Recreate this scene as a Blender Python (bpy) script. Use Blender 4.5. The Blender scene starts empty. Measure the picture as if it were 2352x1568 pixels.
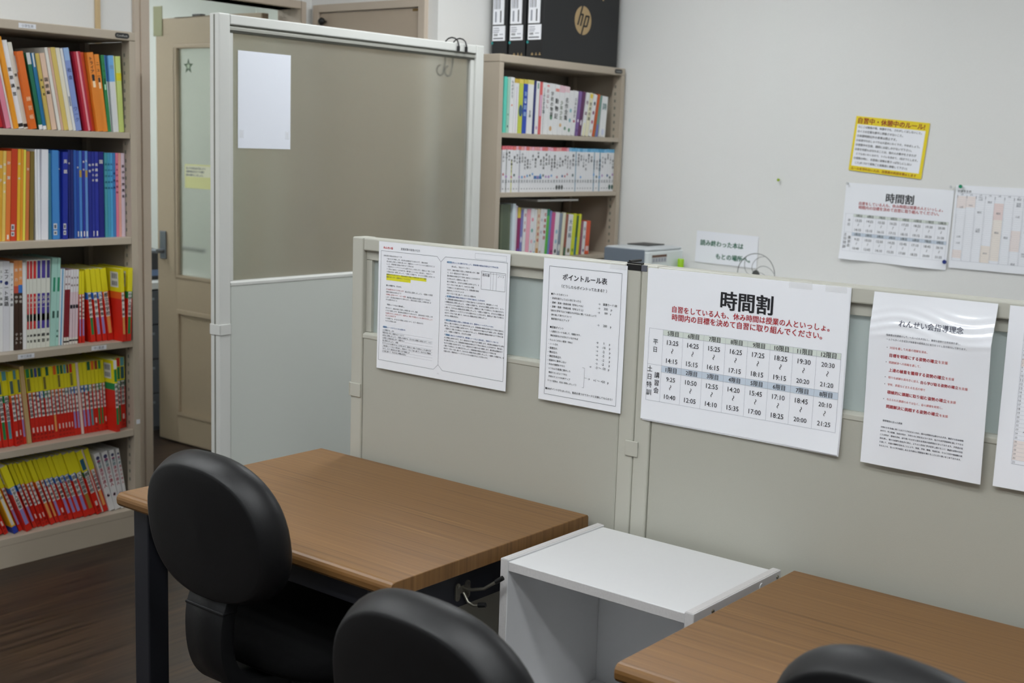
import bpy, bmesh, math, random
from mathutils import Vector, Matrix, Euler

D = bpy.data
SC = bpy.context.scene
COL = SC.collection
rnd = random.Random(7)

# ------------------------------------------------------------------ camera
CAM = Vector((0.0, 0.0, 1.438))
YAW, PITCH, ROLL, FPX = math.radians(38.63574), math.radians(8.72008), math.radians(1.88040), 2913.6
_f = Vector((math.cos(YAW) * math.cos(PITCH), math.sin(YAW) * math.cos(PITCH), -math.sin(PITCH)))
_r = Vector((math.sin(YAW), -math.cos(YAW), 0))
_u = _r.cross(_f)
RIGHT = _r * math.cos(ROLL) + _u * math.sin(ROLL)
UP = _u * math.cos(ROLL) - _r * math.sin(ROLL)
FWD = _f
cam_data = D.cameras.new('camera')
cam_data.sensor_fit = 'HORIZONTAL'
cam_data.sensor_width = 36.0
cam_data.lens = FPX / 2352 * 36.0
cam_data.clip_start = 0.05
cam_data.dof.use_dof = True
cam_data.dof.focus_distance = 2.55
cam_data.dof.aperture_fstop = 6.3
cam = D.objects.new('camera', cam_data)
COL.objects.link(cam)
m3 = Matrix((RIGHT, UP, -FWD)).transposed()
cam.matrix_world = Matrix.Translation(CAM) @ m3.to_4x4()
SC.camera = cam

# ------------------------------------------------------------------ world, exposure
w = D.worlds.new('world')
w.use_nodes = True
w.node_tree.nodes['Background'].inputs[0].default_value = (0.88, 0.94, 1.0, 1)
w.node_tree.nodes['Background'].inputs[1].default_value = 0.8
SC.world = w
SC.view_settings.view_transform = 'Standard'
SC.view_settings.look = 'None'
SC.view_settings.gamma = 1.0
SC.view_settings.use_curve_mapping = False
SC.view_settings.exposure = 0.0
SC.cycles.use_denoising = True
SC.cycles.max_bounces = 10
SC.cycles.diffuse_bounces = 5
SC.cycles.transmission_bounces = 8
SC.cycles.sample_clamp_indirect = 6.0
LAMP = 26.0          # radiance of the ceiling lamp diffusers


# ------------------------------------------------------------------ points from the calibrated view
def ray(px, py):
    return RIGHT * ((px - 1176) / FPX) - UP * ((py - 784) / FPX) + FWD


def at(px, py, ax, val):
    d = ray(px, py)
    return CAM + d * ((val - CAM[ax]) / d[ax])


# ------------------------------------------------------------------ materials
def lin(c):
    c = c / 255.0
    return c / 12.92 if c <= 0.04045 else ((c + 0.055) / 1.055) ** 2.4


def rgb(*c):
    return (lin(c[0]), lin(c[1]), lin(c[2]), 1.0)


_mats = {}


def mat(name, col, rough=0.5, metal=0.0, spec=0.5, coat=0.0, noise=0.0, nscale=40.0, bump=0.0):
    """Principled material with a little procedural variation of its own colour."""
    if name in _mats:
        return _mats[name]
    m = D.materials.new(name)
    m.use_nodes = True
    nt = m.node_tree
    b = nt.nodes['Principled BSDF']
    b.inputs['Roughness'].default_value = rough
    b.inputs['Metallic'].default_value = metal
    b.inputs['Specular IOR Level'].default_value = spec
    b.inputs['Coat Weight'].default_value = coat
    b.inputs['Coat Roughness'].default_value = 0.08
    c = rgb(*col)
    b.inputs['Base Color'].default_value = c
    if noise or bump:
        tc = nt.nodes.new('ShaderNodeTexCoord')
        n = nt.nodes.new('ShaderNodeTexNoise')
        n.inputs['Scale'].default_value = nscale
        n.inputs['Detail'].default_value = 4
        nt.links.new(tc.outputs['Object'], n.inputs['Vector'])
        if noise:
            r = nt.nodes.new('ShaderNodeValToRGB')
            r.color_ramp.elements[0].color = tuple(x * (1 - noise) for x in c[:3]) + (1,)
            r.color_ramp.elements[1].color = tuple(min(1, x * (1 + noise)) for x in c[:3]) + (1,)
            nt.links.new(n.outputs['Fac'], r.inputs['Fac'])
            nt.links.new(r.outputs['Color'], b.inputs['Base Color'])
        if bump:
            bp = nt.nodes.new('ShaderNodeBump')
            bp.inputs['Strength'].default_value = bump
            bp.inputs['Distance'].default_value = 0.002
            nt.links.new(n.outputs['Fac'], bp.inputs['Height'])
            nt.links.new(bp.outputs['Normal'], b.inputs['Normal'])
    _mats[name] = m
    return m


def cmat(c, rough=0.42):
    """plain printed colour"""
    return mat('print_%d_%d_%d_%d' % (c[0], c[1], c[2], int(rough * 100)), c, rough)


def wood_mat(name, stops, scale, rough, coat=0.0, fine=(1, 1, 1)):
    m = D.materials.new(name)
    m.use_nodes = True
    nt = m.node_tree
    b = nt.nodes['Principled BSDF']
    b.inputs['Roughness'].default_value = rough
    b.inputs['Coat Weight'].default_value = coat
    b.inputs['Coat Roughness'].default_value = 0.25
    tc = nt.nodes.new('ShaderNodeTexCoord')
    mp = nt.nodes.new('ShaderNodeMapping')
    mp.inputs['Scale'].default_value = scale
    nt.links.new(tc.outputs['Object'], mp.inputs['Vector'])
    n = nt.nodes.new('ShaderNodeTexNoise')
    n.inputs['Scale'].default_value = 1.0
    n.inputs['Detail'].default_value = 5
    n.inputs['Roughness'].default_value = 0.62
    n.inputs['Distortion'].default_value = 0.08
    nt.links.new(mp.outputs['Vector'], n.inputs['Vector'])
    r = nt.nodes.new('ShaderNodeValToRGB')
    cr = r.color_ramp
    cr.elements[0].position, cr.elements[0].color = stops[0][0], rgb(*stops[0][1])
    cr.elements[1].position, cr.elements[1].color = stops[-1][0], rgb(*stops[-1][1])
    for p, c in stops[1:-1]:
        e = cr.elements.new(p)
        e.color = rgb(*c)
    nt.links.new(n.outputs['Fac'], r.inputs['Fac'])
    nt.links.new(r.outputs['Color'], b.inputs['Base Color'])
    return m


M_WOOD = wood_mat('desk_wood_grain', [(0.28, (98, 67, 34)), (0.46, (124, 88, 48)), (0.62, (130, 94, 52)), (0.74, (154, 116, 70))],
                  (150, 1.5, 1.5), 0.42, 0.0)


def floor_mat():
    m = D.materials.new('floor_dark_planks')
    m.use_nodes = True
    nt = m.node_tree
    b = nt.nodes['Principled BSDF']
    b.inputs['Roughness'].default_value = 0.42
    tc = nt.nodes.new('ShaderNodeTexCoord')
    br = nt.nodes.new('ShaderNodeTexBrick')
    br.inputs['Scale'].default_value = 1.0
    br.inputs['Brick Width'].default_value = 0.62
    br.inputs['Row Height'].default_value = 0.055
    br.inputs['Mortar Size'].default_value = 0.0006
    br.offset = 0.37
    br.inputs['Color1'].default_value = rgb(70, 54, 41)
    br.inputs['Color2'].default_value = rgb(54, 42, 35)
    br.inputs['Mortar'].default_value = rgb(50, 40, 34)
    nt.links.new(tc.outputs['Object'], br.inputs['Vector'])
    mp = nt.nodes.new('ShaderNodeMapping')
    mp.inputs['Scale'].default_value = (2.4, 60, 1)
    nt.links.new(tc.outputs['Object'], mp.inputs['Vector'])
    n = nt.nodes.new('ShaderNodeTexNoise')
    n.inputs['Scale'].default_value = 1.0
    n.inputs['Detail'].default_value = 5
    nt.links.new(mp.outputs['Vector'], n.inputs['Vector'])
    r = nt.nodes.new('ShaderNodeValToRGB')
    r.color_ramp.elements[0].position, r.color_ramp.elements[0].color = 0.32, rgb(122, 108, 98)
    r.color_ramp.elements[1].position, r.color_ramp.elements[1].color = 0.70, rgb(255, 246, 234)
    nt.links.new(n.outputs['Fac'], r.inputs['Fac'])
    mx = nt.nodes.new('ShaderNodeMix')
    mx.data_type = 'RGBA'
    mx.blend_type = 'MULTIPLY'
    mx.inputs['Factor'].default_value = 1.0
    nt.links.new(br.outputs['Color'], mx.inputs['A'])
    nt.links.new(r.outputs['Color'], mx.inputs['B'])
    nt.links.new(mx.outputs['Result'], b.inputs['Base Color'])
    return m


def frosted(name, col, trans, rough, ior=1.3):
    m = D.materials.new(name)
    m.use_nodes = True
    nt = m.node_tree
    b = nt.nodes['Principled BSDF']
    b.inputs['Base Color'].default_value = rgb(*col)
    b.inputs['Transmission Weight'].default_value = trans
    b.inputs['Roughness'].default_value = rough
    b.inputs['IOR'].default_value = ior
    tc = nt.nodes.new('ShaderNodeTexCoord')
    n = nt.nodes.new('ShaderNodeTexNoise')
    n.inputs['Scale'].default_value = 900
    nt.links.new(tc.outputs['Object'], n.inputs['Vector'])
    bp = nt.nodes.new('ShaderNodeBump')
    bp.inputs['Strength'].default_value = 0.08
    nt.links.new(n.outputs['Fac'], bp.inputs['Height'])
    nt.links.new(bp.outputs['Normal'], b.inputs['Normal'])
    return m


def emit(name, col, s):
    m = D.materials.new(name)
    m.use_nodes = True
    nt = m.node_tree
    nt.nodes.remove(nt.nodes['Principled BSDF'])
    e = nt.nodes.new('ShaderNodeEmission')
    e.inputs[0].default_value = col
    e.inputs[1].default_value = s
    nt.links.new(e.outputs[0], nt.nodes['Material Output'].inputs[0])
    return m


M_WALL = mat('wall_white_paint', (232, 232, 230), 0.75, noise=0.02, nscale=160, bump=0.12)
M_WALL2 = mat('next_room_wall', (222, 226, 220), 0.8, noise=0.02, nscale=60)
M_CEIL = mat('ceiling_white', (228, 228, 224), 0.9, noise=0.02, nscale=30)
M_FLOOR = floor_mat()
M_PART = mat('partition_ivory_paint', (178, 177, 166), 0.5, noise=0.025, nscale=700, bump=0.10)
M_PARTFR = mat('partition_frame_ivory', (189, 188, 177), 0.45, noise=0.015, nscale=500)
M_TALL = mat('partition_pale_grey_cloth', (198, 202, 196), 0.8, noise=0.03, nscale=800, bump=0.15)
M_TALLFR = mat('partition_frame_grey_white', (208, 209, 205), 0.5, noise=0.01, nscale=300)
M_RAIL = mat('partition_rail_aluminium', (168, 168, 160), 0.4, metal=0.3)
M_GROOVE = mat('partition_groove_grey', (118, 118, 108), 0.5)
M_PANE = frosted('frosted_pane_tall', (220, 219, 208), 0.86, 0.24)
M_PANE2 = frosted('frosted_pane_low', (214, 224, 222), 0.45, 0.5)
M_DOORGLASS = frosted('frosted_door_glass', (226, 230, 222), 0.80, 0.22)
M_CASE = mat('bookcase_beige_steel', (180, 168, 151), 0.45, noise=0.02, nscale=300)
M_CASEIN = mat('bookcase_back_steel', (150, 142, 130), 0.55, noise=0.02, nscale=200)
M_CASING = mat('door_casing_beige', (198, 184, 168), 0.5, noise=0.02, nscale=80)
M_DOOR = mat('door_beige', (178, 161, 138), 0.5, noise=0.03, nscale=60)
M_DARK = mat('dark_navy_steel', (34, 35, 42), 0.45, noise=0.05, nscale=80)
M_CHAIR = mat('black_plastic', (16, 16, 18), 0.46, spec=0.38, noise=0.06, nscale=500, bump=0.10)
M_SEAT = mat('black_seat_cloth', (10, 10, 11), 1.0, spec=0.12, noise=0.15, nscale=700, bump=0.3)
M_BLACK = mat('black_rubber', (14, 14, 15), 0.5)
M_CHROME = mat('chrome', (190, 188, 182), 0.25, metal=1.0)
M_STEEL = mat('grey_handle_metal', (128, 134, 142), 0.35, metal=0.7)
M_ZINC = mat('hook_zinc', (150, 146, 135), 0.35, metal=0.85)
M_WHITEBOX = mat('white_melamine', (222, 222, 223), 0.45, noise=0.012, nscale=90)
M_WHITEEDGE = mat('white_edge_grain', (206, 203, 202), 0.6, noise=0.10, nscale=260)
M_PAPER = mat('white_paper', (246, 248, 254), 0.45, noise=0.005, nscale=30)
M_LAMI = mat('laminated_white_paper', (246, 248, 254), 0.22, coat=0.8)
M_INK = mat('ink_black', (26, 26, 32), 0.55)
M_INKG = mat('ink_grey', (92, 94, 104), 0.55)
M_LINE = mat('ink_line', (150, 154, 166), 0.55)
M_RED = mat('ink_red', (176, 30, 40), 0.5)
M_BLUE = mat('ink_blue', (52, 92, 150), 0.5)
M_TITLER = mat('ink_bright_red', (208, 44, 48), 0.5)
M_YEL = mat('marker_yellow', (236, 232, 44), 0.5)
M_PAGES = mat('book_pages', (226, 224, 218), 0.8, noise=0.05, nscale=900)
M_CARTON = mat('carton_black', (27, 28, 30), 0.55, noise=0.03, nscale=90)
M_GOLD = mat('carton_gold_print', (176, 150, 108), 0.5)
M_TAPE = mat('clear_tape', (240, 240, 238), 0.12, coat=1.0)
M_TAPE.node_tree.nodes['Principled BSDF'].inputs['Alpha'].default_value = 0.3
M_LAMPBODY = mat('lamp_white_enamel', (235, 235, 232), 0.4)
M_DIFF = emit('lamp_diffuser', (0.95, 0.985, 1.0, 1), LAMP)


# ------------------------------------------------------------------ mesh builder
class MB:
    def __init__(self):
        self.v, self.f, self.fm, self.ms, self.sm = [], [], [], [], []

    def mi(self, m):
        if m not in self.ms:
            self.ms.append(m)
        return self.ms.index(m)

    def add(self, verts, faces, m, smooth=False):
        o = len(self.v)
        k = self.mi(m)
        self.v += [tuple(p) for p in verts]
        for f in faces:
            self.f.append([i + o for i in f])
            self.fm.append(k)
            self.sm.append(smooth)

    def box(self, a, b, m):
        x0, y0, z0 = (min(a[i], b[i]) for i in range(3))
        x1, y1, z1 = (max(a[i], b[i]) for i in range(3))
        self.add([(x0, y0, z0), (x1, y0, z0), (x1, y1, z0), (x0, y1, z0), (x0, y0, z1), (x1, y0, z1), (x1, y1, z1), (x0, y1, z1)],
                 [(0, 3, 2, 1), (4, 5, 6, 7), (0, 1, 5, 4), (1, 2, 6, 5), (2, 3, 7, 6), (3, 0, 4, 7)], m)

    def prism(self, poly, axis, a, b, m, smooth=False):
        """poly: 2D outline in the two other axes (cyclic order), extruded along axis from a to b"""
        def P(p, t):
            return {0: (t, p[0], p[1]), 1: (p[0], t, p[1]), 2: (p[0], p[1], t)}[axis]
        n = len(poly)
        vs = [P(p, a) for p in poly] + [P(p, b) for p in poly]
        fs = [(i, (i + 1) % n, n + (i + 1) % n, n + i) for i in range(n)]
        self.add(vs, fs, m, smooth)
        self.add(vs, [tuple(range(n))[::-1], tuple(range(n, 2 * n))], m)

    def tube(self, pts, r, m, seg=10, close=False, caps=True):
        pts = [Vector(p) for p in pts]
        n = len(pts)
        rr = r if isinstance(r, (list, tuple)) else [r] * n
        vs, fs = [], []
        up = None
        for i, p in enumerate(pts):
            t = (pts[(i + 1) % n] - pts[i - 1]) if close else (pts[min(i + 1, n - 1)] - pts[max(i - 1, 0)])
            t.normalize()
            if up is None:
                up = Vector((0, 0, 1)) if abs(t.z) < 0.9 else Vector((1, 0, 0))
            s = t.cross(up)
            s.normalize()
            up = s.cross(t)
            up.normalize()
            for k in range(seg):
                a = 2 * math.pi * k / seg
                vs.append(p + (s * math.cos(a) + up * math.sin(a)) * rr[i])
        for i in range(n if close else n - 1):
            j = (i + 1) % n
            for k in range(seg):
                k2 = (k + 1) % seg
                fs.append((i * seg + k, i * seg + k2, j * seg + k2, j * seg + k))
        self.add(vs, fs, m, True)
        if caps and not close:
            self.add(vs, [tuple(range(seg))[::-1], tuple(range((n - 1) * seg, n * seg))], m)

    def lathe(self, prof, m, seg=24, c=(0, 0, 0), axis=2):
        vs, fs = [], []
        n = len(prof)
        for r, h in prof:
            for k in range(seg):
                a = 2 * math.pi * k / seg
                p = (r * math.cos(a), r * math.sin(a), h)
                if axis == 0:
                    p = (p[2], p[0], p[1])
                elif axis == 1:
                    p = (p[0], p[2], p[1])
                vs.append((p[0] + c[0], p[1] + c[1], p[2] + c[2]))
        for i in range(n - 1):
            for k in range(seg):
                k2 = (k + 1) % seg
                fs.append((i * seg + k, i * seg + k2, (i + 1) * seg + k2, (i + 1) * seg + k))
        self.add(vs, fs, m, True)
        self.add(vs, [tuple(range(seg))[::-1], tuple(range((n - 1) * seg, n * seg))], m)

    def build(self, name, parent=None, loc=(0, 0, 0), bevel=0.0, seg=2):
        me = D.meshes.new(name)
        me.from_pydata(self.v, [], self.f)
        for m in self.ms:
            me.materials.append(m)
        me.polygons.foreach_set('material_index', self.fm)
        me.polygons.foreach_set('use_smooth', self.sm)
        me.update()
        o = D.objects.new(name, me)
        COL.objects.link(o)
        o.location = loc
        if parent is not None:
            o.parent = parent
        if bevel:
            bm = bmesh.new()
            bm.from_mesh(me)
            bmesh.ops.remove_doubles(bm, verts=bm.verts, dist=1e-6)
            bmesh.ops.recalc_face_normals(bm, faces=bm.faces)
            bm.to_mesh(me)
            bm.free()
            b = o.modifiers.new('bevel', 'BEVEL')
            b.width = bevel
            b.segments = seg
            b.limit_method = 'ANGLE'
            b.angle_limit = math.radians(40)
        return o


def tag(o, label=None, cat=None, group=None, kind=None):
    if label:
        o['label'] = label
    if cat:
        o['category'] = cat
    if group:
        o['group'] = group
    if kind:
        o['kind'] = kind
    return o


def thing(name, label, cat, loc=(0, 0, 0), rz=0.0, group=None):
    o = D.objects.new(name, None)
    o.empty_display_size = 0.05
    COL.objects.link(o)
    o.location = loc
    o.rotation_euler = (0, 0, rz)
    return tag(o, label, cat, group)


def struct(name, mb, bevel=0.0, loc=(0, 0, 0)):
    return tag(mb.build(name, None, loc, bevel), kind='structure')


def rounded(w, h, r, n=5):
    """rounded rectangle outline centred on 0,0"""
    pts = []
    for cx, cy, a0 in ((w / 2 - r, h / 2 - r, 0), (-w / 2 + r, h / 2 - r, 90), (-w / 2 + r, -h / 2 + r, 180), (w / 2 - r, -h / 2 + r, 270)):
        for k in range(n + 1):
            a = math.radians(a0 + 90 * k / n)
            pts.append((cx + r * math.cos(a), cy + r * math.sin(a)))
    return pts


# ------------------------------------------------------------------ writing
_glyph = {}


def glyphs(s, bold=0.0):
    k = (s, bold)
    if k in _glyph:
        return _glyph[k]
    c = D.curves.new('writing', 'FONT')
    c.body = s
    c.size = 1.0
    c.resolution_u = 2
    o = D.objects.new('writing', c)
    COL.objects.link(o)
    dg = bpy.context.evaluated_depsgraph_get()
    oe = o.evaluated_get(dg)
    me = oe.to_mesh()
    vs = [(p.co.x, p.co.y, 0.0) for p in me.vertices]
    fs = [tuple(p.vertices) for p in me.polygons]
    oe.to_mesh_clear()
    D.objects.remove(o)
    D.curves.remove(c)
    if not vs:
        vs = [(0, 0, 0), (0.01, 0, 0), (0, 0.01, 0)]
        fs = []
    if bold:
        v0, f0 = vs, fs
        vs, fs = [], []
        for dx, dy in ((-bold, -bold * 0.5), (bold, -bold * 0.5), (-bold, bold * 0.5), (bold, bold * 0.5)):
            o_ = len(vs)
            vs += [(x + dx, y + dy, 3e-5 * (o_ // len(v0))) for x, y, l in v0]
            fs += [tuple(i + o_ for i in f) for f in f0]
    _glyph[k] = (vs, fs, min(p[0] for p in vs), max(p[0] for p in vs))
    return _glyph[k]


class Sheet:
    """a sheet of paper: u to the right, v downward from its top-left corner, out = towards the reader"""

    def __init__(self, tl, r, w, h, m, curl=None, nu=16, nv=12, thick=0.0005, back=None, down=None):
        self.tl = Vector(tl)
        self.r = Vector(r).normalized()
        d = Vector(down) if down else Vector((0, 0, -1))
        self.d = (d - self.r * d.dot(self.r)).normalized()
        self.o = self.d.cross(self.r).normalized()      # out
        self.w, self.h = w, h
        self.curl = curl or (lambda u, v: 0.0)
        self.mb = MB()
        vs, fs = [], []
        for side in (1, 0):
            for j in range(nv + 1):
                for i in range(nu + 1):
                    vs.append(self.P(w * i / nu, h * j / nv, 0 if side else -thick))
        n1 = (nu + 1) * (nv + 1)
        for j in range(nv):
            for i in range(nu):
                a = j * (nu + 1) + i
                fs.append((a, a + nu + 1, a + nu + 2, a + 1))
                fs.append((n1 + a, n1 + a + 1, n1 + a + nu + 2, n1 + a + nu + 1))
        self.mb.add(vs, fs, m, True)
        ring = [i for i in range(nu + 1)] + [j * (nu + 1) + nu for j in range(1, nv + 1)] + [nv * (nu + 1) + i for i in range(nu - 1, -1, -1)] + [j * (nu + 1) for j in range(nv - 1, 0, -1)]
        k = len(ring)
        self.mb.add([vs[i] for i in ring] + [vs[n1 + i] for i in ring], [(i, (i + 1) % k, k + (i + 1) % k, k + i) for i in range(k)], m)

    def P(self, u, v, lift=0.0):
        return self.r * u + self.d * v + self.o * (self.curl(u / self.w, v / self.h) + lift)

    def text(self, s, u0, u1, v, m, bold=0.0, fit=True, size=None, lift=0.0005):
        vs, fs, a, b = glyphs(s, bold)
        k = (u1 - u0) / (b - a) if fit else size
        kx = k
        if size and fit:
            k = size
        out = [self.P(u0 + (x - a) * kx, v - (y - 0.38) * k, lift + l) for x, y, l in vs]
        self.mb.add(out, fs, m)

    def vtext(self, s, u, v0, v1, m, size, bold=0.0, lift=0.0005):
        n = len(s)
        for i, ch in enumerate(s):
            v = v0 + (v1 - v0) * (i + 0.5) / n
            vs, fs, a, b = glyphs(ch, bold)
            c = (a + b) / 2
            self.mb.add([self.P(u + (x - c) * size, v - (y - 0.38) * size, lift + l) for x, y, l in vs], fs, m)

    def rect(self, u0, v0, u1, v1, m, lift=0.00025):
        n = max(1, int(abs(u1 - u0) / self.w * 12))
        k = max(1, int(abs(v1 - v0) / self.h * 12))
        vs = [self.P(u0 + (u1 - u0) * i / n, v0 + (v1 - v0) * j / k, lift) for j in range(k + 1) for i in range(n + 1)]
        fs = [(j * (n + 1) + i, (j + 1) * (n + 1) + i, (j + 1) * (n + 1) + i + 1, j * (n + 1) + i + 1) for j in range(k) for i in range(n)]
        self.mb.add(vs, fs, m)

    def line(self, p, q, wd, m, lift=0.0004):
        p, q = Vector(p), Vector(q)
        t = (q - p)
        n = max(1, int(t.length / self.w * 12))
        t.normalize()
        s = Vector((-t.y, t.x)) * wd / 2
        vs, fs = [], []
        for i in range(n + 1):
            c = p.lerp(q, i / n)
            vs += [self.P(c.x - s.x, c.y - s.y, lift), self.P(c.x + s.x, c.y + s.y, lift)]
        for i in range(n):
            fs.append((2 * i, 2 * i + 1, 2 * i + 3, 2 * i + 2))
        self.mb.add(vs, fs, m)

    def frame(self, u0, v0, u1, v1, wd, m):
        for a, b in (((u0, v0), (u1, v0)), ((u1, v0), (u1, v1)), ((u1, v1), (u0, v1)), ((u0, v1), (u0, v0))):
            self.line(a, b, wd, m)

    def build(self, name, label=None, cat=None, group=None, parent=None, gap=0.0015):
        o = self.mb.build(name, parent, self.tl + self.o * gap)
        if label:
            tag(o, label, cat, group)
        return o

# ================================================================== THE ROOM
XR, YB, YP, XPW = 4.63, 4.15, 3.425, 3.757       # right wall, door wall, wall behind right bookcase, pillar face
XL, YF, H = -2.6, -2.6, 2.62
b = MB(); b.box((XL - 0.1, YF - 0.1, -0.1), (5.6, 7.2, 0), M_FLOOR)
struct('floor', b)
b = MB(); b.box((XL, YF, H), (XR, YB, H + 0.1), M_CEIL)
struct('ceiling', b)
b = MB(); b.box((XR, YF, 0), (XR + 0.12, YP, H), M_WALL)
struct('wall_right', b)
WY0, WY1, WZ0, WZ1 = -1.6, 2.2, 1.20, 2.40
b = MB()
b.box((XL - 0.12, YF, 0), (XL, WY0, H), M_WALL); b.box((XL - 0.12, WY1, 0), (XL, YB, H), M_WALL)
b.box((XL - 0.12, WY0, 0), (XL, WY1, WZ0), M_WALL); b.box((XL - 0.12, WY0, WZ1), (XL, WY1, H), M_WALL)
struct('wall_left', b)
b = MB()
for y in (WY0, (WY0 + WY1) / 2 - 0.03, WY1 - 0.06):
    b.box((XL - 0.09, y, WZ0), (XL - 0.04, y + 0.06, WZ1), M_STEEL)
for z in (WZ0, WZ1 - 0.05):
    b.box((XL - 0.085, WY0, z), (XL - 0.045, WY1, z + 0.05), M_STEEL)
struct('added_window_1', b)  # unseen window, added behind the camera for faint fill daylight
pl = D.lights.new('added_window_portal', 'AREA')  # portal guiding world light through the added window
pl.shape = 'RECTANGLE'; pl.size = WY1 - WY0; pl.size_y = WZ1 - WZ0
pl.cycles.is_portal = True
po = D.objects.new('added_window_portal', pl); COL.objects.link(po)
po.location = (XL - 0.13, (WY0 + WY1) / 2, (WZ0 + WZ1) / 2)
po.rotation_euler = Vector((1, 0, 0)).to_track_quat('-Z', 'Z').to_euler()
b = MB(); b.box((XL - 0.12, YF - 0.12, 0), (XR + 0.12, YF, H), M_WALL)
struct('wall_front', b)
YC = YB - 0.024
CL0, CL1, CL2 = at(313.5, 400, 1, YB - 0.016)[0], at(328.5, 400, 1, YC)[0], at(346, 400, 1, YC)[0]
CR0, CR1 = at(692, 20, 1, YC)[0], at(704, 12, 1, YC)[0]
OZ, CT = at(692, 20, 1, YC)[2], at(704, 5, 1, YC)[2]
OX0, OX1 = CL2 - 0.004, CR0 + 0.004
b = MB()
b.box((XL - 0.12, YB, 0), (OX0, YB + 0.12, H), M_WALL)
b.box((OX0, YB, OZ), (OX1, YB + 0.12, H), M_WALL)
b.box((OX1, YB, 0), (XPW, YB + 0.12, H), M_WALL)
struct('wall_back', b)
b = MB(); b.box((XPW, YP, 0), (XR + 0.12, YB + 0.12, H), M_WALL)
struct('wall_pillar', b)
# door casing
b = MB()
c = 0.016
b.box((CL0, YB - c, 0), (CL1, YB, CT), M_CASING)
b.box((CL1, YC, 0), (CL2, YB + 0.125, CT), M_CASING)
b.box((CR0, YC, 0), (CR1, YB + 0.125, CT), M_CASING)
b.box((CL2, YC, OZ), (CR0, YB + 0.125, CT), M_CASING)
struct('trim_1', b, 0.002)
x = at(222, 30, 1, YB)[0]
b = MB(); b.box((x - 0.009, YB - 0.012, 1.0), (x + 0.009, YB, H), mat('wood_cover_strip', (206, 180, 136), 0.5))
struct('trim_2', b, 0.002)

# open door leaf (swung into the next room)
b = MB()
DX, DY0, DY1, DZ = 3.60, 4.285, 5.025, 1.962
GY0, GY1, GZ0, GZ1 = 4.42, 4.885, 0.785, 1.845
for a, q in (((DX, DY0, 0.008), (DX + 0.038, GY0, DZ)), ((DX, GY1, 0.008), (DX + 0.038, DY1, DZ)), ((DX, GY0, GZ1), (DX + 0.038, GY1, DZ)),
             ((DX, GY0, 0.64), (DX + 0.038, GY1, GZ0)), ((DX, GY0, 0.008), (DX + 0.038, GY1, 0.135)), ((DX + 0.008, GY0, 0.135), (DX + 0.03, GY1, 0.64))):
    b.box(a, q, M_DOOR)
door = struct('door_1', b, 0.002)
door['label'] = 'beige door with tall frosted glass pane standing open behind the tall partition'
b = MB(); b.box((DX + 0.014, GY0 - 0.003, GZ0 - 0.003), (DX + 0.022, GY1 + 0.003, GZ1 + 0.003), M_DOORGLASS)
b.build('glass_pane', door)
b = MB()
for z0, z1 in ((GZ0, GZ1), (0.135, 0.64)):
    t = 0.016
    for a, q in (((GY0, z0), (GY1, z0 + t)), ((GY0, z1 - t), (GY1, z1)), ((GY0, z0 + t), (GY0 + t, z1 - t)), ((GY1 - t, z0 + t), (GY1, z1 - t))):
        b.box((DX - 0.004, a[0], a[1]), (DX + 0.011, q[0], q[1]), M_DOOR)
b.build('moulding', door, bevel=0.004)
b = MB(); b.box((DX - 0.010, 4.955, 0.868), (DX, 4.998, 0.998), M_STEEL)
hp = b.build('handle_plate', door, bevel=0.003)
b = MB()
b.tube([(DX - 0.009, 4.972, 0.906), (DX - 0.045, 4.972, 0.906)], 0.010, M_STEEL)
b.tube([(DX - 0.045, 4.965, 0.906), (DX - 0.046, 5.0, 0.905), (DX - 0.047, 5.04, 0.904), (DX - 0.047, 5.075, 0.902)], [0.010, 0.010, 0.009, 0.007], M_STEEL)
b.build('lever_handle', hp)
b = MB()
b.tube([(DX + 0.038, 4.955, 0.915), (DX + 0.085, 4.955, 0.915), (DX + 0.088, 4.90, 0.915), (DX + 0.09, 4.79, 0.913)], 0.010, M_STEEL)
b.build('lever_handle', door)
# door closer bits on the leaf's top edge
b = MB(); b.box((DX + 0.002, 4.70, DZ), (DX + 0.03, 4.76, DZ + 0.012), M_BLACK)
b.build('top_latch', door, bevel=0.002)

b = MB(); b.box((DX - 0.004, 4.972, 1.885), (DX - 0.0003, 5.038, 2.018), mat('bracket_olive', (150, 150, 116), 0.5))
b.build('corner_bracket', door, bevel=0.001)

# closed door in the side of the pillar
b = MB()
fx = XPW - 0.022
y0, y1, zt = 3.476, 4.118, 1.998
b.box((fx, y0, 0), (XPW, y0 + 0.035, zt), M_CASING)
b.box((fx, y1 - 0.035, 0), (XPW, y1, zt), M_CASING)
b.box((fx, y0 + 0.035, zt - 0.03), (XPW, y1 - 0.035, zt), M_CASING)
b.box((XPW - 0.012, y0 + 0.038, 0.01), (XPW, y1 - 0.038, zt - 0.033), mat('side_door_beige', (182, 166, 148), 0.55, noise=0.02, nscale=60))
d2 = struct('door_2', b, 0.0015)
b = MB(); b.lathe([(0.004, 0), (0.006, 0.012), (0.014, 0.018), (0.016, 0.028), (0.010, 0.036), (0.002, 0.038)], M_BLACK, 16, axis=0)
k = b.build('knob', d2, (XPW - 0.012, 4.047, 1.929)); k.rotation_euler = (0, 0, math.pi)
b = MB(); b.box((XPW - 0.0135, 3.515, 1.953), (XPW - 0.012, 3.548, 1.963), mat('brass_tag', (126, 100, 58), 0.4, metal=0.4))
b.build('tag_plate', d2)

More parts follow.
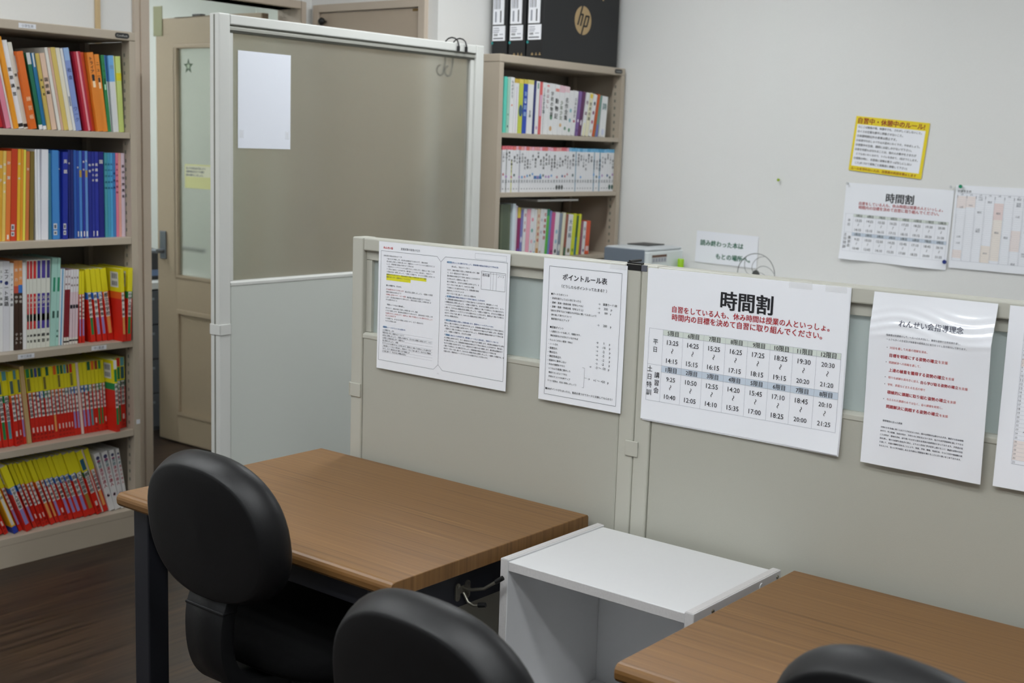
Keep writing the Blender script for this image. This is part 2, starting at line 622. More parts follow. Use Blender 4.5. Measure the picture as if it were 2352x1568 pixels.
# next room beyond the door
b = MB()
b.box((1.9, 6.6, 0), (5.6, 6.7, H), M_WALL2)
struct('wall_north', b)
b = MB(); b.box((1.8, YB + 0.12, 0), (1.9, 6.7, H), M_WALL2)
struct('wall_west', b)
b = MB(); b.box((5.5, YB + 0.12, 0), (5.6, 6.7, H), M_WALL2)
struct('wall_east', b)
b = MB(); b.box((1.8, YB + 0.12, H), (5.6, 6.7, H + 0.1), M_CEIL)
struct('ceiling_2', b)


# ------------------------------------------------------------------ ceiling lamps
def ceiling_light(x, y, z, label, along='y', L=1.23, W=0.30):
    t = thing('ceiling_light', label, 'ceiling light', (x, y, z), 0 if along == 'y' else math.pi / 2, 'ceiling lights')
    b = MB()
    b.prism([(-W / 2, 0), (W / 2, 0), (W / 2 - 0.03, -0.055), (-W / 2 + 0.03, -0.055)], 1, -L / 2, L / 2, M_LAMPBODY)
    b.build('housing', t)
    b = MB()
    b.box((-W / 2 + 0.045, -L / 2 + 0.03, -0.066), (W / 2 - 0.045, L / 2 - 0.03, -0.0551), M_DIFF)
    b.build('diffuser', t)
    return t


for x, y, *nm in ((0.1, 2.0, 'ceiling light over the open floor at the left'), (0.75, 0.65, 'ceiling light right above the viewer'), (0.1, -0.55, 'ceiling light behind the viewer'),
                 (1.2, 3.25, 'ceiling light in front of the tall left bookcase'), (3.3, 0.3, 'ceiling light between low partition and white wall'),
                 (3.2, 2.5, 'ceiling light in front of the corner bookcase', 'x')):
    ceiling_light(x, y, H - 0.0005, nm[0], *nm[1:])
ceiling_light(2.6, 5.9, H - 0.0005, 'added ceiling light in the next room, at the far left beyond the open door', 'x')  # unseen lamp, added because the next room needs light
ceiling_light(4.1, 5.5, H - 0.0005, 'added ceiling light in the next room, beside the open door leaf', 'x')  # second unseen lamp, added to brighten the next room and the panes


# ================================================================== PARTITIONS
def partition(label, loc, rz, width, height, pane, lower_top, face_m, frame_m, pane_m, cap_z, thick=0.044, post=0.036, cap_posts=(0, 1), rail=0.03,
              grooves=False):
    """local: x along the width 0..width, y from front face 0 to thick, z up"""
    t = thing('partition', label, 'partition', loc, rz)
    zb = 0.06
    for i, x0 in enumerate((0, width - post)):
        b = MB()
        # post with a fine groove down its face
        b.box((x0, 0, zb), (x0 + post, thick, height), frame_m)
        b.build('post', t, bevel=0.0035)
    for x0 in (0, width - post):
        b = MB()
        b.box(((x0 - 0.0006) if x0 == 0 else (x0 + post - 0.001), thick / 2 - 0.003, zb + 0.01), ((x0 + 0.001) if x0 == 0 else (x0 + post + 0.0006), thick / 2 + 0.003, height - 0.004), M_GROOVE)
        b.build('post_groove', t)
    b = MB()
    b.box((post + 0.0005, 0.001, height - rail), (width - post - 0.0005, thick - 0.001, height - 0.001), frame_m)
    b.build('top_rail', t, bevel=0.003)
    b = MB()     # glazing channel under the rail and at the sides
    e = 0.0005
    if grooves:
        b.box((post + e, 0.008, height - rail - 0.006), (width - post - e, thick - 0.008, height - rail - e), M_GROOVE)
        b.box((post + e, 0.005, height - rail - 0.016), (width - post - e, thick - 0.005, height - rail - 0.006), M_RAIL)
        b.box((post + e, 0.010, height - rail - 0.022), (width - post - e, thick - 0.010, height - rail - 0.016), M_GROOVE)
    else:
        b.box((post + e, 0.011, height - rail - 0.022), (width - post - e, thick - 0.011, height - rail - e), frame_m)
    for x0 in (post + e, width - post - e - 0.018):
        b.box((x0, 0.011, lower_top + e), (x0 + 0.018, thick - 0.011, height - rail - 0.0225), frame_m)
    b.build('glazing_channel', t, bevel=0.001)
    b = MB()
    b.box((post + 0.012, thick / 2 - 0.0025, lower_top - 0.004), (width - post - 0.012, thick / 2 + 0.0025, height - rail - 0.02), pane_m)
    b.build('glass_pane', t)
    b = MB()
    b.box((post + 0.001, 0.0025, zb + 0.02), (width - post - 0.001, thick - 0.0025, lower_top - 0.006), face_m)
    b.build('lower_panel', t, bevel=0.004)
    b = MB()
    s = lower_top
    b.prism([(0.001, s - 0.014), (thick - 0.001, s - 0.014), (thick - 0.001, s - 0.004), (thick - 0.009, s), (0.009, s), (0.001, s - 0.004)], 0, post + 0.001, width - post - 0.001, frame_m)
    b.build('sill_rail', t, bevel=0.0015)
    for i in cap_posts:
        x0 = (0, width - post)[i]
        b = MB()
        b.box((x0 + 0.001, -0.003, cap_z - 0.016), (x0 + post - 0.001, 0.0, cap_z + 0.016), frame_m)
        if i == 0:
            b.box((x0 - 0.003, -0.003, cap_z - 0.016), (x0, thick, cap_z + 0.016), frame_m)
        b.build('post_clip', t, bevel=0.001)
    for x0 in (0.05, width - 0.09):
        b = MB()
        b.lathe([(0.024, 0), (0.024, 0.008), (0.01, 0.012), (0.008, zb + 0.021)], M_BLACK, 14, (x0 + 0.02, thick / 2, 0))
        b.build('foot', t)
    return t


XP = 2.080
LP, LT = 1.219, 0.997
# local x runs along -Y (seen left to right), local y into +X
lp1 = partition('low ivory partition with frosted strip, left of the joint, behind the desk', (XP, 2.150, 0), -math.pi / 2, 0.803, LP, None, LT, M_PART, M_PARTFR, M_PANE2, 0.857, cap_posts=(0,))
lp2 = partition('low ivory partition with frosted strip, right of the joint, with the big timetable', (XP, 1.3455, 0), -math.pi / 2, 1.2, LP, None, LT, M_PART, M_PARTFR, M_PANE2, 0.851, cap_posts=(1,))
b = MB(); b.box((0.787, -0.0035, 0.837), (0.817, -0.0003, 0.868), M_PARTFR)
b.build('post_clip', lp1, bevel=0.0012)
# joint hardware at the top of the two posts
b = MB()
b.box((0.768, 0.004, LP), (0.802, 0.012, LP + 0.003), M_BLACK)
b.tube([(0.772, 0.006, LP + 0.004), (0.776, 0.04, LP + 0.005)], 0.0028, M_BLACK, 8)
b.box((0.770, -0.0008, LP - 0.012), (0.803, 0.002, LP - 0.0005), M_BLACK)
b.build('joint_plate', lp1)
b = MB()
b.box((0.0, -0.0008, LP - 0.012), (0.013, 0.002, LP - 0.0005), M_INKG)
b.build('joint_plate', lp2)
YT = 3.06
tp = partition('tall grey partition with large frosted pane in front of the door', (2.411, YT, 0), 0, 1.2, 1.797, None, 1.006, M_TALL, M_TALLFR, M_PANE, 0.861, 0.044, 0.042, (0, 1), 0.03, True)


# ================================================================== DESKS
def desk(label, x0, x1, y0, y1):
    """x0 front (chair side), x1 back, z top 0.70"""
    t = thing('desk', label, 'desk', ((x0 + x1) / 2, (y0 + y1) / 2, 0))
    hx, hy = (x1 - x0) / 2, (y1 - y0) / 2
    zt, th = 0.700, 0.030
    b = MB()
    prof = []
    R = 0.013
    for k in range(9):           # bull-nose front edge
        a = math.radians(90 + 22.5 * k)
        cz = zt - R if k <= 4 else zt - th + R
        prof.append((-hx + R + R * math.cos(a), cz + R * math.sin(a)))
    prof += [(hx - 0.004, zt - th), (hx, zt - th + 0.004), (hx, zt - 0.004), (hx - 0.004, zt)]
    b.prism(prof, 1, -hy, hy, M_WOOD)
    o = b.build('desktop', t, bevel=0.0015)
    L, zl = 0.05, zt - th - 0.001
    for sx in (-1, 1):
        for sy in (-1, 1):
            cx, cy = sx * (hx - 0.022 - L / 2), sy * (hy - 0.028 - L / 2)
            b = MB()
            b.box((cx - L / 2, cy - L / 2, 0.012), (cx + L / 2, cy + L / 2, zl), M_DARK)
            lg = b.build('leg', t, bevel=0.003)
            b = MB(); b.lathe([(0.02, 0), (0.02, 0.012), (0.012, 0.0135)], M_BLACK, 16, (cx, cy, 0))
            b.build('foot_pad', lg)
    e = 0.001
    for sx in (-1, 1):
        cx = sx * (hx - 0.022 - L / 2)
        b = MB(); b.box((cx - 0.015, -hy + 0.028 + L + e, zl - 0.045), (cx + 0.015, hy - 0.028 - L - e, zl), M_DARK)
        b.build('apron', t, bevel=0.002)
    for sy in (-1, 1):
        cy = sy * (hy - 0.028 - L / 2)
        b = MB(); b.box((-hx + 0.022 + L + e, cy - 0.02, zl - 0.078), (hx - 0.022 - L - e, cy + 0.024, zl), M_DARK)
        b.build('apron', t, bevel=0.002)
    return t


d1 = desk('wood-grain desk with dark legs at the left, in front of the low partition', 1.490, 2.068, 1.437, 2.232)
d2_ = desk('wood-grain desk at the lower right, beside the white box shelf', 1.472, 2.050, 0.167, 0.967)

# two coat hooks screwed to the right side of the first desk
def hook(px, t):
    W = lambda p: tuple(Vector(p) - t.location)
    yb = 1.4375 + 0.028 + 0.005 - 0.001
    b = MB()
    for xx in (1.700, 1.728):
        b.prism([(p[0] + xx, p[1] + 0.622) for p in rounded(0.013, 0.034, 0.006)], 1, yb - 0.003, yb, M_ZINC)
    b.box((1.704, yb - 0.0025, 0.618), (1.724, yb - 0.0005, 0.632), M_ZINC)
    for xx in (1.700, 1.728):
        for zz in (0.611, 0.633):
            b.lathe([(0.003, 0), (0.0022, 0.0012)], M_CHROME, 10, (xx, yb - 0.0042, zz), axis=1)
    b.tube([(1.716, yb - 0.002, 0.628), (1.718, yb - 0.02, 0.627), (1.724, yb - 0.045, 0.634), (1.731, yb - 0.066, 0.650)], 0.0032, M_ZINC, 10)
    b.tube([(1.716, yb - 0.002, 0.618), (1.716, yb - 0.014, 0.602), (1.719, yb - 0.026, 0.598), (1.722, yb - 0.034, 0.600)], 0.0032, M_ZINC, 10)
    for p, q in (((1.731, yb - 0.066, 0.650), (1.736, yb - 0.079, 0.660)), ((1.722, yb - 0.034, 0.600), (1.726, yb - 0.048, 0.603))):
        b.tube([p, q], 0.0046, M_BLACK, 10)
    b.v = [W(p) for p in b.v]
    o = b.build('coat_hook', t)
    o['label'] = 'zinc double coat hook with black tips'


hook(0, d1)

# ------------------------------------------------------------------ white box shelf between the desks
bx = thing('box_shelf', 'white open box shelf standing between the two desks', 'shelf', (1.905, 1.2040, 0))
bw, bd, bz, bt = 0.411, 0.308, 0.690, 0.018      # width along y, depth along x
for s in (-1, 1):
    b = MB(); yy = s * (bw / 2 - bt / 2)
    b.box((-bd / 2, yy - bt / 2, 0.0), (bd / 2, yy + bt / 2, bz), M_WHITEBOX)
    o = b.build('side_panel', bx, bevel=0.0012)
    b = MB(); b.box((-bd / 2 - 0.0006, yy - bt / 2 + 0.001, 0.002), (-bd / 2, yy + bt / 2 - 0.001, bz - 0.001), M_WHITEEDGE)
    b.box((-bd / 2, yy - bt / 2 + 0.002, bz), (bd / 2 - 0.001, yy + bt / 2 - 0.002, bz + 0.0006), M_WHITEEDGE)
    b.build('edge_band', o)
yi = bw / 2 - bt - 0.0005
b = MB(); b.box((-bd / 2 + 0.001, -yi, bz - 0.003 - bt), (bd / 2 - 0.008, yi, bz - 0.003), M_WHITEBOX)
o = b.build('top_board', bx, bevel=0.001)
b = MB(); b.box((-bd / 2 + 0.0004, -yi + 0.001, bz - 0.002 - bt), (-bd / 2 + 0.001, yi - 0.001, bz - 0.004), M_WHITEEDGE)
b.build('edge_band', o)
b = MB(); b.box((bd / 2 - 0.0075, -yi, 0.03), (bd / 2 - 0.0035, yi, bz - 0.004), M_WHITEBOX)
b.build('back_panel', bx)
for z in (0.05, 0.365):
    b = MB(); b.box((-bd / 2 + 0.001, -yi, z - bt), (bd / 2 - 0.008, yi, z), M_WHITEBOX)
    b.build('shelf_board', bx, bevel=0.001)
b = MB()
yo = -bw / 2
b.lathe([(0.0065, -0.0012), (0.006, -0.0026)], M_WHITEBOX, 16, (0.078, yo + 0.001, bz - 0.012), axis=1)
b.build('screw_cap', bx)
b = MB(); b.lathe([(0.0045, -0.0005), (0.003, -0.0022)], M_ZINC, 12, (-0.092, yo + 0.0004, bz - 0.012), axis=1)
b.build('screw', bx)
b = MB(); b.lathe([(0.004, -0.0005), (0.003, -0.0022)], M_ZINC, 12, (0.140, yo + 0.0004, bz - 0.010), axis=1)
b.build('screw', bx)


# ================================================================== CHAIRS
def sup(c, n):
    return math.copysign(abs(c) ** (2 / n), c)


def office_chair(label, x, y, rz, lift):
    """local: facing +x, the gas column at the origin, backrest behind at -x"""
    t = thing('office_chair', label, 'chair', (x, y, 0), rz, 'black office chairs at the desks')
    # backrest shell
    a_, b_, n_, tilt = 0.176, 0.138, 2.35, 0.13
    cx, cz = -0.205, 0.745 + lift
    b = MB()
    N = 56
    rings = [(0.02, 0.0160), (0.45, 0.0160), (0.70, 0.0160), (0.87, 0.0158), (0.895, 0.0150), (0.912, 0.0125), (0.942, 0.0040), (0.970, -0.0050), (0.985, -0.0115), (0.997, -0.0180),
             (1.0, -0.026), (0.993, -0.035), (0.965, -0.042), (0.90, -0.046), (0.7, -0.047), (0.02, -0.042)]
    vs, fs = [], []
    for s, off in rings:         # off: how far behind (towards -x) the mid plane; shell faces backwards
        for k in range(N):
            th = 2 * math.pi * k / N
            u = sup(math.cos(th), n_) * a_ * s
            wv = sup(math.sin(th), n_) * b_ * s
            u *= 1 - 0.05 * wv / b_
            dish = 0.012 * (u / a_) ** 2        # sides wrap forward
            px = -off + dish - 0.038
            vs.append((cx + px * math.cos(tilt) - wv * math.sin(tilt), u, cz + wv * math.cos(tilt) + px * math.sin(tilt)))
    R = len(rings)
    for i in range(R - 1):
        for k in range(N):
            k2 = (k + 1) % N
            fs.append((i * N + k, i * N + k2, (i + 1) * N + k2, (i + 1) * N + k))
    b.add(vs, fs, M_CHAIR, True)
    b.add(vs, [tuple(range(N))[::-1], tuple(range((R - 1) * N, R * N))], M_CHAIR, True)
    b.build('backrest', t)
    # J-shaped bracket from the back shell to under the seat
    b = MB()
    key = [(-0.206, 0.665, 0.050), (-0.216, 0.625, 0.053), (-0.229, 0.588, 0.053), (-0.232, 0.545, 0.051), (-0.227, 0.505, 0.050), (-0.212, 0.472, 0.050), (-0.184, 0.448, 0.050),
           (-0.135, 0.434, 0.050), (-0.085, 0.428, 0.052), (-0.04, 0.426, 0.055)]
    path = []
    for i in range(len(key) - 1):            # smooth curve through the key points
        p0, p1, p2, p3 = key[max(i - 1, 0)], key[i], key[i + 1], key[min(i + 2, len(key) - 1)]
        for j in range(5):
            f = j / 5
            path.append(tuple(0.5 * (2 * p1[c] + (p2[c] - p0[c]) * f + (2 * p0[c] - 5 * p1[c] + 4 * p2[c] - p3[c]) * f * f + (3 * p1[c] - p0[c] - 3 * p2[c] + p3[c]) * f ** 3) for c in range(3)))
    path.append(key[-1])
    vs, fs = [], []
    prof = rounded(1.0, 0.030, 0.014, 3)
    M = len(prof)
    for i, (px, pz, hw) in enumerate(path):
        p0, p1 = path[max(i - 1, 0)], path[min(i + 1, len(path) - 1)]
        tx, tz = p1[0] - p0[0], p1[1] - p0[1]
        l = math.hypot(tx, tz)
        nx, nz = tz / l, -tx / l
        for q in prof:
            vs.append((px + nx * q[1], q[0] * 2 * hw, pz + lift + nz * q[1]))
    for i in range(len(path) - 1):
        for k in range(M):
            k2 = (k + 1) % M
            fs.append((i * M + k, i * M + k2, (i + 1) * M + k2, (i + 1) * M + k))
    b.add(vs, fs, M_CHAIR, True)
    b.add(vs, [tuple(range(M))[::-1], tuple(range((len(path) - 1) * M, len(path) * M))], M_CHAIR, False)
    br = b.build('back_bracket', t)
    b = MB()
    b.box((-0.2450, -0.0540, 0.594 + lift), (-0.211, 0.0540, 0.600 + lift), M_CHAIR)
    b.build('bracket_collar', br, bevel=0.002)
    # seat cushion and pan
    b = MB()
    vs, fs = [], []
    ringz = [(0.90, 0.460), (0.97, 0.464), (1.0, 0.476), (1.0, 0.492), (0.96, 0.505), (0.85, 0.512), (0.5, 0.512), (0.05, 0.508)]
    N = 48
    for s, z in ringz:
        for k in range(N):
            th = 2 * math.pi * k / N
            vs.append((0.045 + sup(math.cos(th), 3.2) * 0.205 * s, sup(math.sin(th), 3.2) * 0.215 * s, z + lift))
    for i in range(len(ringz) - 1):
        for k in range(N):
            k2 = (k + 1) % N
            fs.append((i * N + k, i * N + k2, (i + 1) * N + k2, (i + 1) * N + k))
    b.add(vs, fs, M_SEAT, True)
    b.add(vs, [tuple(range(N))[::-1], tuple(range((len(ringz) - 1) * N, len(ringz) * N))], M_SEAT)
    b.build('seat', t)
    b = MB()
    b.box((-0.10, -0.16, 0.447 + lift), (0.19, 0.16, 0.459 + lift), M_CHAIR)
    b.build('seat_pan', t, bevel=0.006)
    b = MB()
    b.box((-0.085, -0.06, 0.408 + lift), (0.075, 0.06, 0.4465 + lift), M_CHAIR)
    b.tube([(-0.04, 0.055, 0.418 + lift), (-0.045, 0.10, 0.408 + lift), (-0.05, 0.14, 0.35 + lift)], 0.022, M_CHAIR, 12)
    b.build('tilt_mechanism', t, bevel=0.004)
    b = MB()
    b.lathe([(0.015, 0.15), (0.015, 0.409 + lift)], M_CHROME, 20)
    b.build('gas_column', t)
    b = MB()
    b.lathe([(0.028, 0.055), (0.030, 0.06), (0.027, 0.235), (0.016, 0.24)], M_CHAIR, 20)
    b.build('column_cover', t)
    for k in range(5):
        a = math.radians(36 + 72 * k)
        ca, sa = math.cos(a), math.sin(a)
        b = MB()
        vs = []
        for r0, hw, z0, z1 in ((0.026, 0.026, 0.066, 0.104), (0.15, 0.021, 0.064, 0.096), (0.265, 0.017, 0.062, 0.084), (0.28, 0.012, 0.063, 0.080)):
            for sx, zz in ((-1, z0), (1, z0), (0.7, z1), (-0.7, z1)):
                vs.append((r0 * ca - sx * hw * sa, r0 * sa + sx * hw * ca, zz))
        fs = [(4 * i + j, 4 * i + (j + 1) % 4, 4 * i + 4 + (j + 1) % 4, 4 * i + 4 + j) for i in range(3) for j in range(4)] + [(3, 2, 1, 0), (12, 13, 14, 15)]
        b.add(vs, fs, M_CHAIR)
        lg = b.build('base_leg', t, bevel=0.004)
        b = MB()
        px, py = 0.262 * ca, 0.262 * sa
        b.lathe([(0.006, 0.05), (0.006, 0.063)], M_CHROME, 10, (px, py, 0))
        for s in (-1, 1):
            c0 = (px - sa * s * 0.016, py + ca * s * 0.016, 0.025)
            c1 = (px - sa * s * 0.006, py + ca * s * 0.006, 0.025)
            b.tube([c0, c1], 0.025, M_BLACK, 20)
        b.tube([(px - sa * 0.006, py + ca * 0.006, 0.03), (px + sa * 0.006, py - ca * 0.006, 0.03)], 0.022, M_CHAIR, 16)
        b.build('caster', lg)
    return t


office_chair('black office chair tucked under the left wood-grain desk', 1.388 + 0.217, 1.774, 0.0, 0.007)
office_chair('black office chair pulled out in front of the white box shelf', 1.139 + 0.217, 1.021 - 0.011, -0.05, -0.002)
office_chair('black office chair at the lower right desk, only its top showing', 1.318 + 0.214, 0.478 - 0.028, -0.129, 0.020)


# ================================================================== NOTICES
RIGHTWARD = (0, -1, 0)          # reading direction on surfaces that face -x


def timetable(s, table_ink=M_INK, header=True):
    """A3 class timetable, coordinates in mm from the sheet's top-left corner"""
    k = s.w / 0.416
    q = lambda v: v * 0.001 * k
    s.text('時間割', q(162.5), q(271), q(46.5), M_INK, 0.028)
    s.text('自習をしている人も、休み時間は授業の人といっしょ。', q(59), q(383), q(74.3), M_RED, 0.018)
    s.text('時間内の目標を決めて自習に取り組んでください。', q(59.5), q(370), q(89.6), M_RED, 0.018)
    xs = [10, 41.8, 86.3, 132, 178.2, 224.5, 270.4, 316, 361.8, 408]
    y0, yh, ym, ym2, y1 = 116.3, 127, 186.5, 199, 258
    gre, blu = cmat((224, 232, 225)), cmat((208, 220, 234))
    s.rect(q(xs[1]), q(y0), q(xs[9]), q(yh), gre)
    s.rect(q(xs[1]), q(ym), q(xs[9]), q(ym2), blu)
    lw = 0.0005
    for x in (xs[0], xs[9]):
        s.line((q(x), q(y0)), (q(x), q(y1)), lw, M_LINE)
    for x in xs[1:9]:
        s.line((q(x), q(y0)), (q(x), q(y1)), lw * 0.7, M_LINE)
    for y, a in ((y0, 0), (yh, 1), (ym, 0), (ym2, 1), (y1, 0)):
        s.line((q(xs[a]), q(y)), (q(xs[9]), q(y)), lw * 0.8, M_LINE)
    top = ['5限目', '6限目', '7限目', '8限目', '9限目', '10限目', '11限目', '12限目']
    t1 = ['13:25', '14:25', '15:25', '16:25', '17:25', '18:25', '19:30', '20:30']
    t2 = ['14:15', '15:15', '16:15', '17:15', '18:15', '19:15', '20:20', '21:20']
    bot = ['1限目', '2限目', '3限目', '4限目', '5限目', '6限目', '7限目', '8限目']
    u1 = ['9:25', '10:50', '12:55', '14:20', '15:45', '17:10', '18:45', '20:10']
    u2 = ['10:40', '12:05', '14:10', '15:35', '17:00', '18:25', '20:00', '21:25']
    for i in range(8):
        c = (xs[i + 1] + xs[i + 2]) / 2
        for lst, y, hw in ((top, 121.8, 12.2), (bot, 192.9, 12.2)):
            h2 = hw if len(lst[i]) == 3 else hw + 2.2
            s.text(lst[i], q(c - h2), q(c + h2), q(y), table_ink, 0.014)
        for lst, y in ((t1, 139.4), (t2, 174.9), (u1, 211.0), (u2, 245.5)):
            h2 = 12.6 if len(lst[i]) == 5 else 9.8
            s.text(lst[i], q(c - h2), q(c + h2), q(y), table_ink, 0.006)
        for y in (155.6, 227):
            pts = [(c + 1.5 * math.sin(a * math.pi / 6), y - 4.6 + 9.2 * a / 12) for a in range(13)]
            for a, e in zip(pts, pts[1:]):
                s.line((q(a[0]), q(a[1])), (q(e[0]), q(e[1])), 0.0013 * k, table_ink)
    s.vtext('平日', q(25.6), q(134), q(164), table_ink, 0.0118 * k, 0.006)
    s.vtext('土日特訓', q(16), q(188), q(250), table_ink, 0.0125 * k, 0.006)
    s.vtext('講習会', q(32.6), q(199), q(244), table_ink, 0.0125 * k, 0.006)


def px_sheet(tl, tr, X, w, h, m, curl=None, **kw):
    p, e = at(tl[0], tl[1], 0, X), at(tr[0], tr[1], 0, X)
    return Sheet(p, (e - p), w, h, m, curl, **kw)


XS = XP - 0.0012
# -- the big timetable on the right partition
curl = lambda u, v: 0.0022 * v * v * (0.4 + 0.6 * (2 * u - 1) ** 2) + 0.004 * max(0, (v - 0.8) / 0.2) ** 2 * max(0, (u - 0.75) / 0.25)
s = Sheet((XS, at(1490, 614, 0, XS)[1], 1.2150), RIGHTWARD, 0.416, 0.297, M_PAPER, curl)
timetable(s)
tt = s.build('timetable', 'large white class timetable with bold black title taped right of the partition joint', 'timetable')
s2 = Sheet((XS, at(1490, 614, 0, XS)[1] - 0.004, 1.2155), RIGHTWARD, 0.414, 0.300, M_PAPER, lambda u, v: curl(u, v) * 0.7)
s2.build('backing_sheet', parent=tt, gap=-0.0002).location = Vector((0.0009, -0.0035, 0.0004))
def tape(parent, sheet, u0, v0, u1, v1):
    t = Sheet((0, 0, 0), sheet.r, 1, 1, M_TAPE, nu=1, nv=1)
    t.mb = MB()
    t.w, t.h, t.curl = sheet.w, sheet.h, sheet.curl
    t.rect(u0, v0, u1, v1, M_TAPE, 0.0009)
    o = t.mb.build('tape', parent)
    return o
tape(tt, s, 0.30, -0.004, 0.345, 0.010); tape(tt, s, 0.37, -0.003, 0.41, 0.010)

# -- point rule sheet
curl = lambda u, v: 0.003 * (1 - u) * v + 0.002 * u * v * v
s = Sheet((XS, at(1251, 588, 0, XS)[1], 1.2145), RIGHTWARD, 0.2065, 0.2955, M_PAPER, curl)
q = lambda v: v * 0.001
s.frame(q(15.3), q(15.8), q(194.5), q(282.3), 0.0007, M_INKG)
s.text('ポイントルール表', q(50), q(160), q(35.3), M_INK, 0.018)
s.text('（どうしたらポイントってたまる？）', q(48), q(160), q(54.3), M_INK, 0.012)
for t, a, e, y in (('■ボーナスポイント', 22.7, 65.2, 72.3), ('・友達を紹介して1人入会になったら', 22.3, 98.3, 81), ('・漢検・英検・数検合格（学年レベル）', 22.3, 104.3, 90),
                   ('・漢検・英検・数検合格（学年より上）', 22.3, 104.8, 98.4), ('（自分の学年ではどの級なのか先生に聞いてみましょう）', 23, 138.1, 106.6),
                   ('・塾を通して受けたテストで', 22.3, 76.4, 115.2), ('偏差値が5以上アップ', 25.1, 71.2, 123.6), ('■授業ポイント', 23.1, 57.9, 141.1),
                   ('・入退室のカードを通して、宿題をやり、', 22.3, 101.8, 149.8), ('筆記用具なども忘れていなければ', 25, 95.3, 158.4), ('・れんらくのない遅刻（休み）', 21, 81.7, 167.6),
                   ('・ノート忘れ', 21, 45.5, 176), ('・宿題忘れ', 21, 44.5, 184.5), ('・教材忘れ', 21, 44.5, 193), ('・筆記用具忘れ', 21, 55, 201.5), ('・授業中に集中しない', 21, 68, 210),
                   ('・多めの宿題をやれた', 21, 65.5, 218.4), ('いつもより授業に集中した', 24, 80, 227), ('確認テストがよくできた', 24.4, 72, 235.5), ('学校のテストや内申アップ', 24.4, 80, 244),
                   ('（テスト結果は、先生に報告しましょう）', 22.5, 96, 253), ('■500ポイントがたまったら、塾長を見つけてカードに交換してもらおう！', 18, 186, 270.2)):
    s.text(t, q(a), q(e), q(y), M_INK, 0.004)
for y, t, c in ((81.4, '図書カード1枚', 169.7), (90, '300    p', 165), (98.5, '500    p', 165), (124, '200    p', 165), (159.4, '5       p', 166), (168, '-10     p', 165), (176.5, '-2      p', 166),
                (185, '-5      p', 166), (193.5, '-2      p', 166), (202, '-2      p', 166)):
    hw = 16.8 if '図' in t else (9.9 if t[0] != '5' else 8.1)
    s.text(t, q(c - hw), q(c + hw), q(y), M_INK, 0.004)
    s.text('→', q(140.8), q(146), q(y), M_INKG, 0.0)
s.text('→', q(126), q(131), q(210.5), M_INKG)
s.text('-3 ～ -50   p', q(141), q(175), q(210.5), M_INK, 0.004)
s.text('→', q(124), q(129), q(236), M_INKG)
s.text('+1 ～ +50   p', q(138), q(175), q(237), M_INK, 0.004)
for a, e in (((109.3, 215.5), (114.6, 215.5)), ((114.6, 215.5), (114.6, 256)), ((114.6, 256), (110.5, 256)), ((114.6, 235.5), (121, 235.7))):
    s.line((q(a[0]), q(a[1])), (q(e[0]), q(e[1])), 0.0005, M_INKG)
pr = s.build('point_rule_sheet', 'white sheet of point rules in a thin black frame, left of the partition joint', 'notice')
tape(pr, s, 0.165, -0.006, 0.205, 0.008)

M_INKT = mat('ink_small_print', (84, 86, 95), 0.55)
# -- study guide sheet (A3, two framed columns)
curl = lambda u, v: 0.002 * v
s = Sheet((XS, at(872, 554, 0, XS)[1], 1.2145), RIGHTWARD, 0.3875, 0.294, M_PAPER, curl)
s.text('れんせい会', q(15), q(45), q(13.4), M_TITLER, 0.03)
s.text('定期試験の勉強の仕方', q(69.5), q(128.4), q(12.7), M_INKT, 0.0)
oct_l = [(8, 21), (180.5, 21), (192, 32), (192, 262), (178.5, 274), (6, 274)]
oct_r = [(192, 32), (205, 20), (381, 19), (379.5, 273.5), (205.2, 273.5), (192, 262)]
for o_ in (oct_l, oct_r):
    for a, e in zip(o_, o_[1:] + o_[:1]):
        s.line((q(a[0]), q(a[1])), (q(e[0]), q(e[1])), 0.0006, M_INKG)
s.frame(q(291), q(5.2), q(378), q(17), 0.0004, M_LINE)
FILL = ('定期試験の勉強は計画を立てて早めに始めることが大切です。教科書とノートをよく読み返し、学校のワークをくり返し解いて、わからない問題は先生に質問しましょう。'
        '一度解いた問題でも、まちがえた問題には印をつけて、もう一度自分の力で解けるまで練習します。提出物は試験前までに終わらせて、直前は暗記と見直しに時間を使います。'
        '授業中のノートやプリントから出題されることが多いので、授業をよく聞いて大事なところに線を引きましょう。')
pos = [0]
def filler(n):
    o_ = ''.join(FILL[(pos[0] + i) % len(FILL)] for i in range(n))
    pos[0] = (pos[0] + n * 7 + 5) % len(FILL)
    return o_
def para(sh, u0, y0, dy, widths, m, size, bold=0.0, indent=0.0):
    for i, wd in enumerate(widths):
        n = max(2, int(round(wd / size)))
        sh.text(filler(n), q(u0), q(u0 + wd), q(y0 + i * dy), m, bold)
s.rect(q(25.8), q(72.6), q(150), q(80), M_YEL); s.rect(q(25.8), q(80), q(102), q(87), M_YEL)
para(s, 16, 31.5, 6, [57], M_INKT, 3.9)
para(s, 26, 38.2, 5.9, [127, 148, 84, 148, 142, 150], M_INKT, 3.9)
para(s, 26, 73.8, 6, [124, 76], M_INKT, 3.9)
para(s, 26, 99, 6, [48], M_INKT, 3.9, 0.02)
para(s, 26, 108, 5.6, [56], M_RED, 3.9); s.text(filler(20), q(86), q(170), q(108.6), M_INKT)
para(s, 26, 114, 5.6, [48], M_INKT, 3.9)
para(s, 26, 120, 5.6, [62], M_RED, 3.9); s.text(filler(16), q(92), q(164), q(120.6), M_INKT)
para(s, 26, 126, 5.6, [140, 36], M_INKT, 3.9)
para(s, 30, 143, 6, [55], M_INKT, 3.9, 0.02)
para(s, 26, 151, 5.9, [100, 146], M_INKT, 3.9)
para(s, 26, 163, 5.9, [145, 33], M_RED, 3.9)
para(s, 26, 175, 5.9, [118, 34], M_INKT, 3.9)
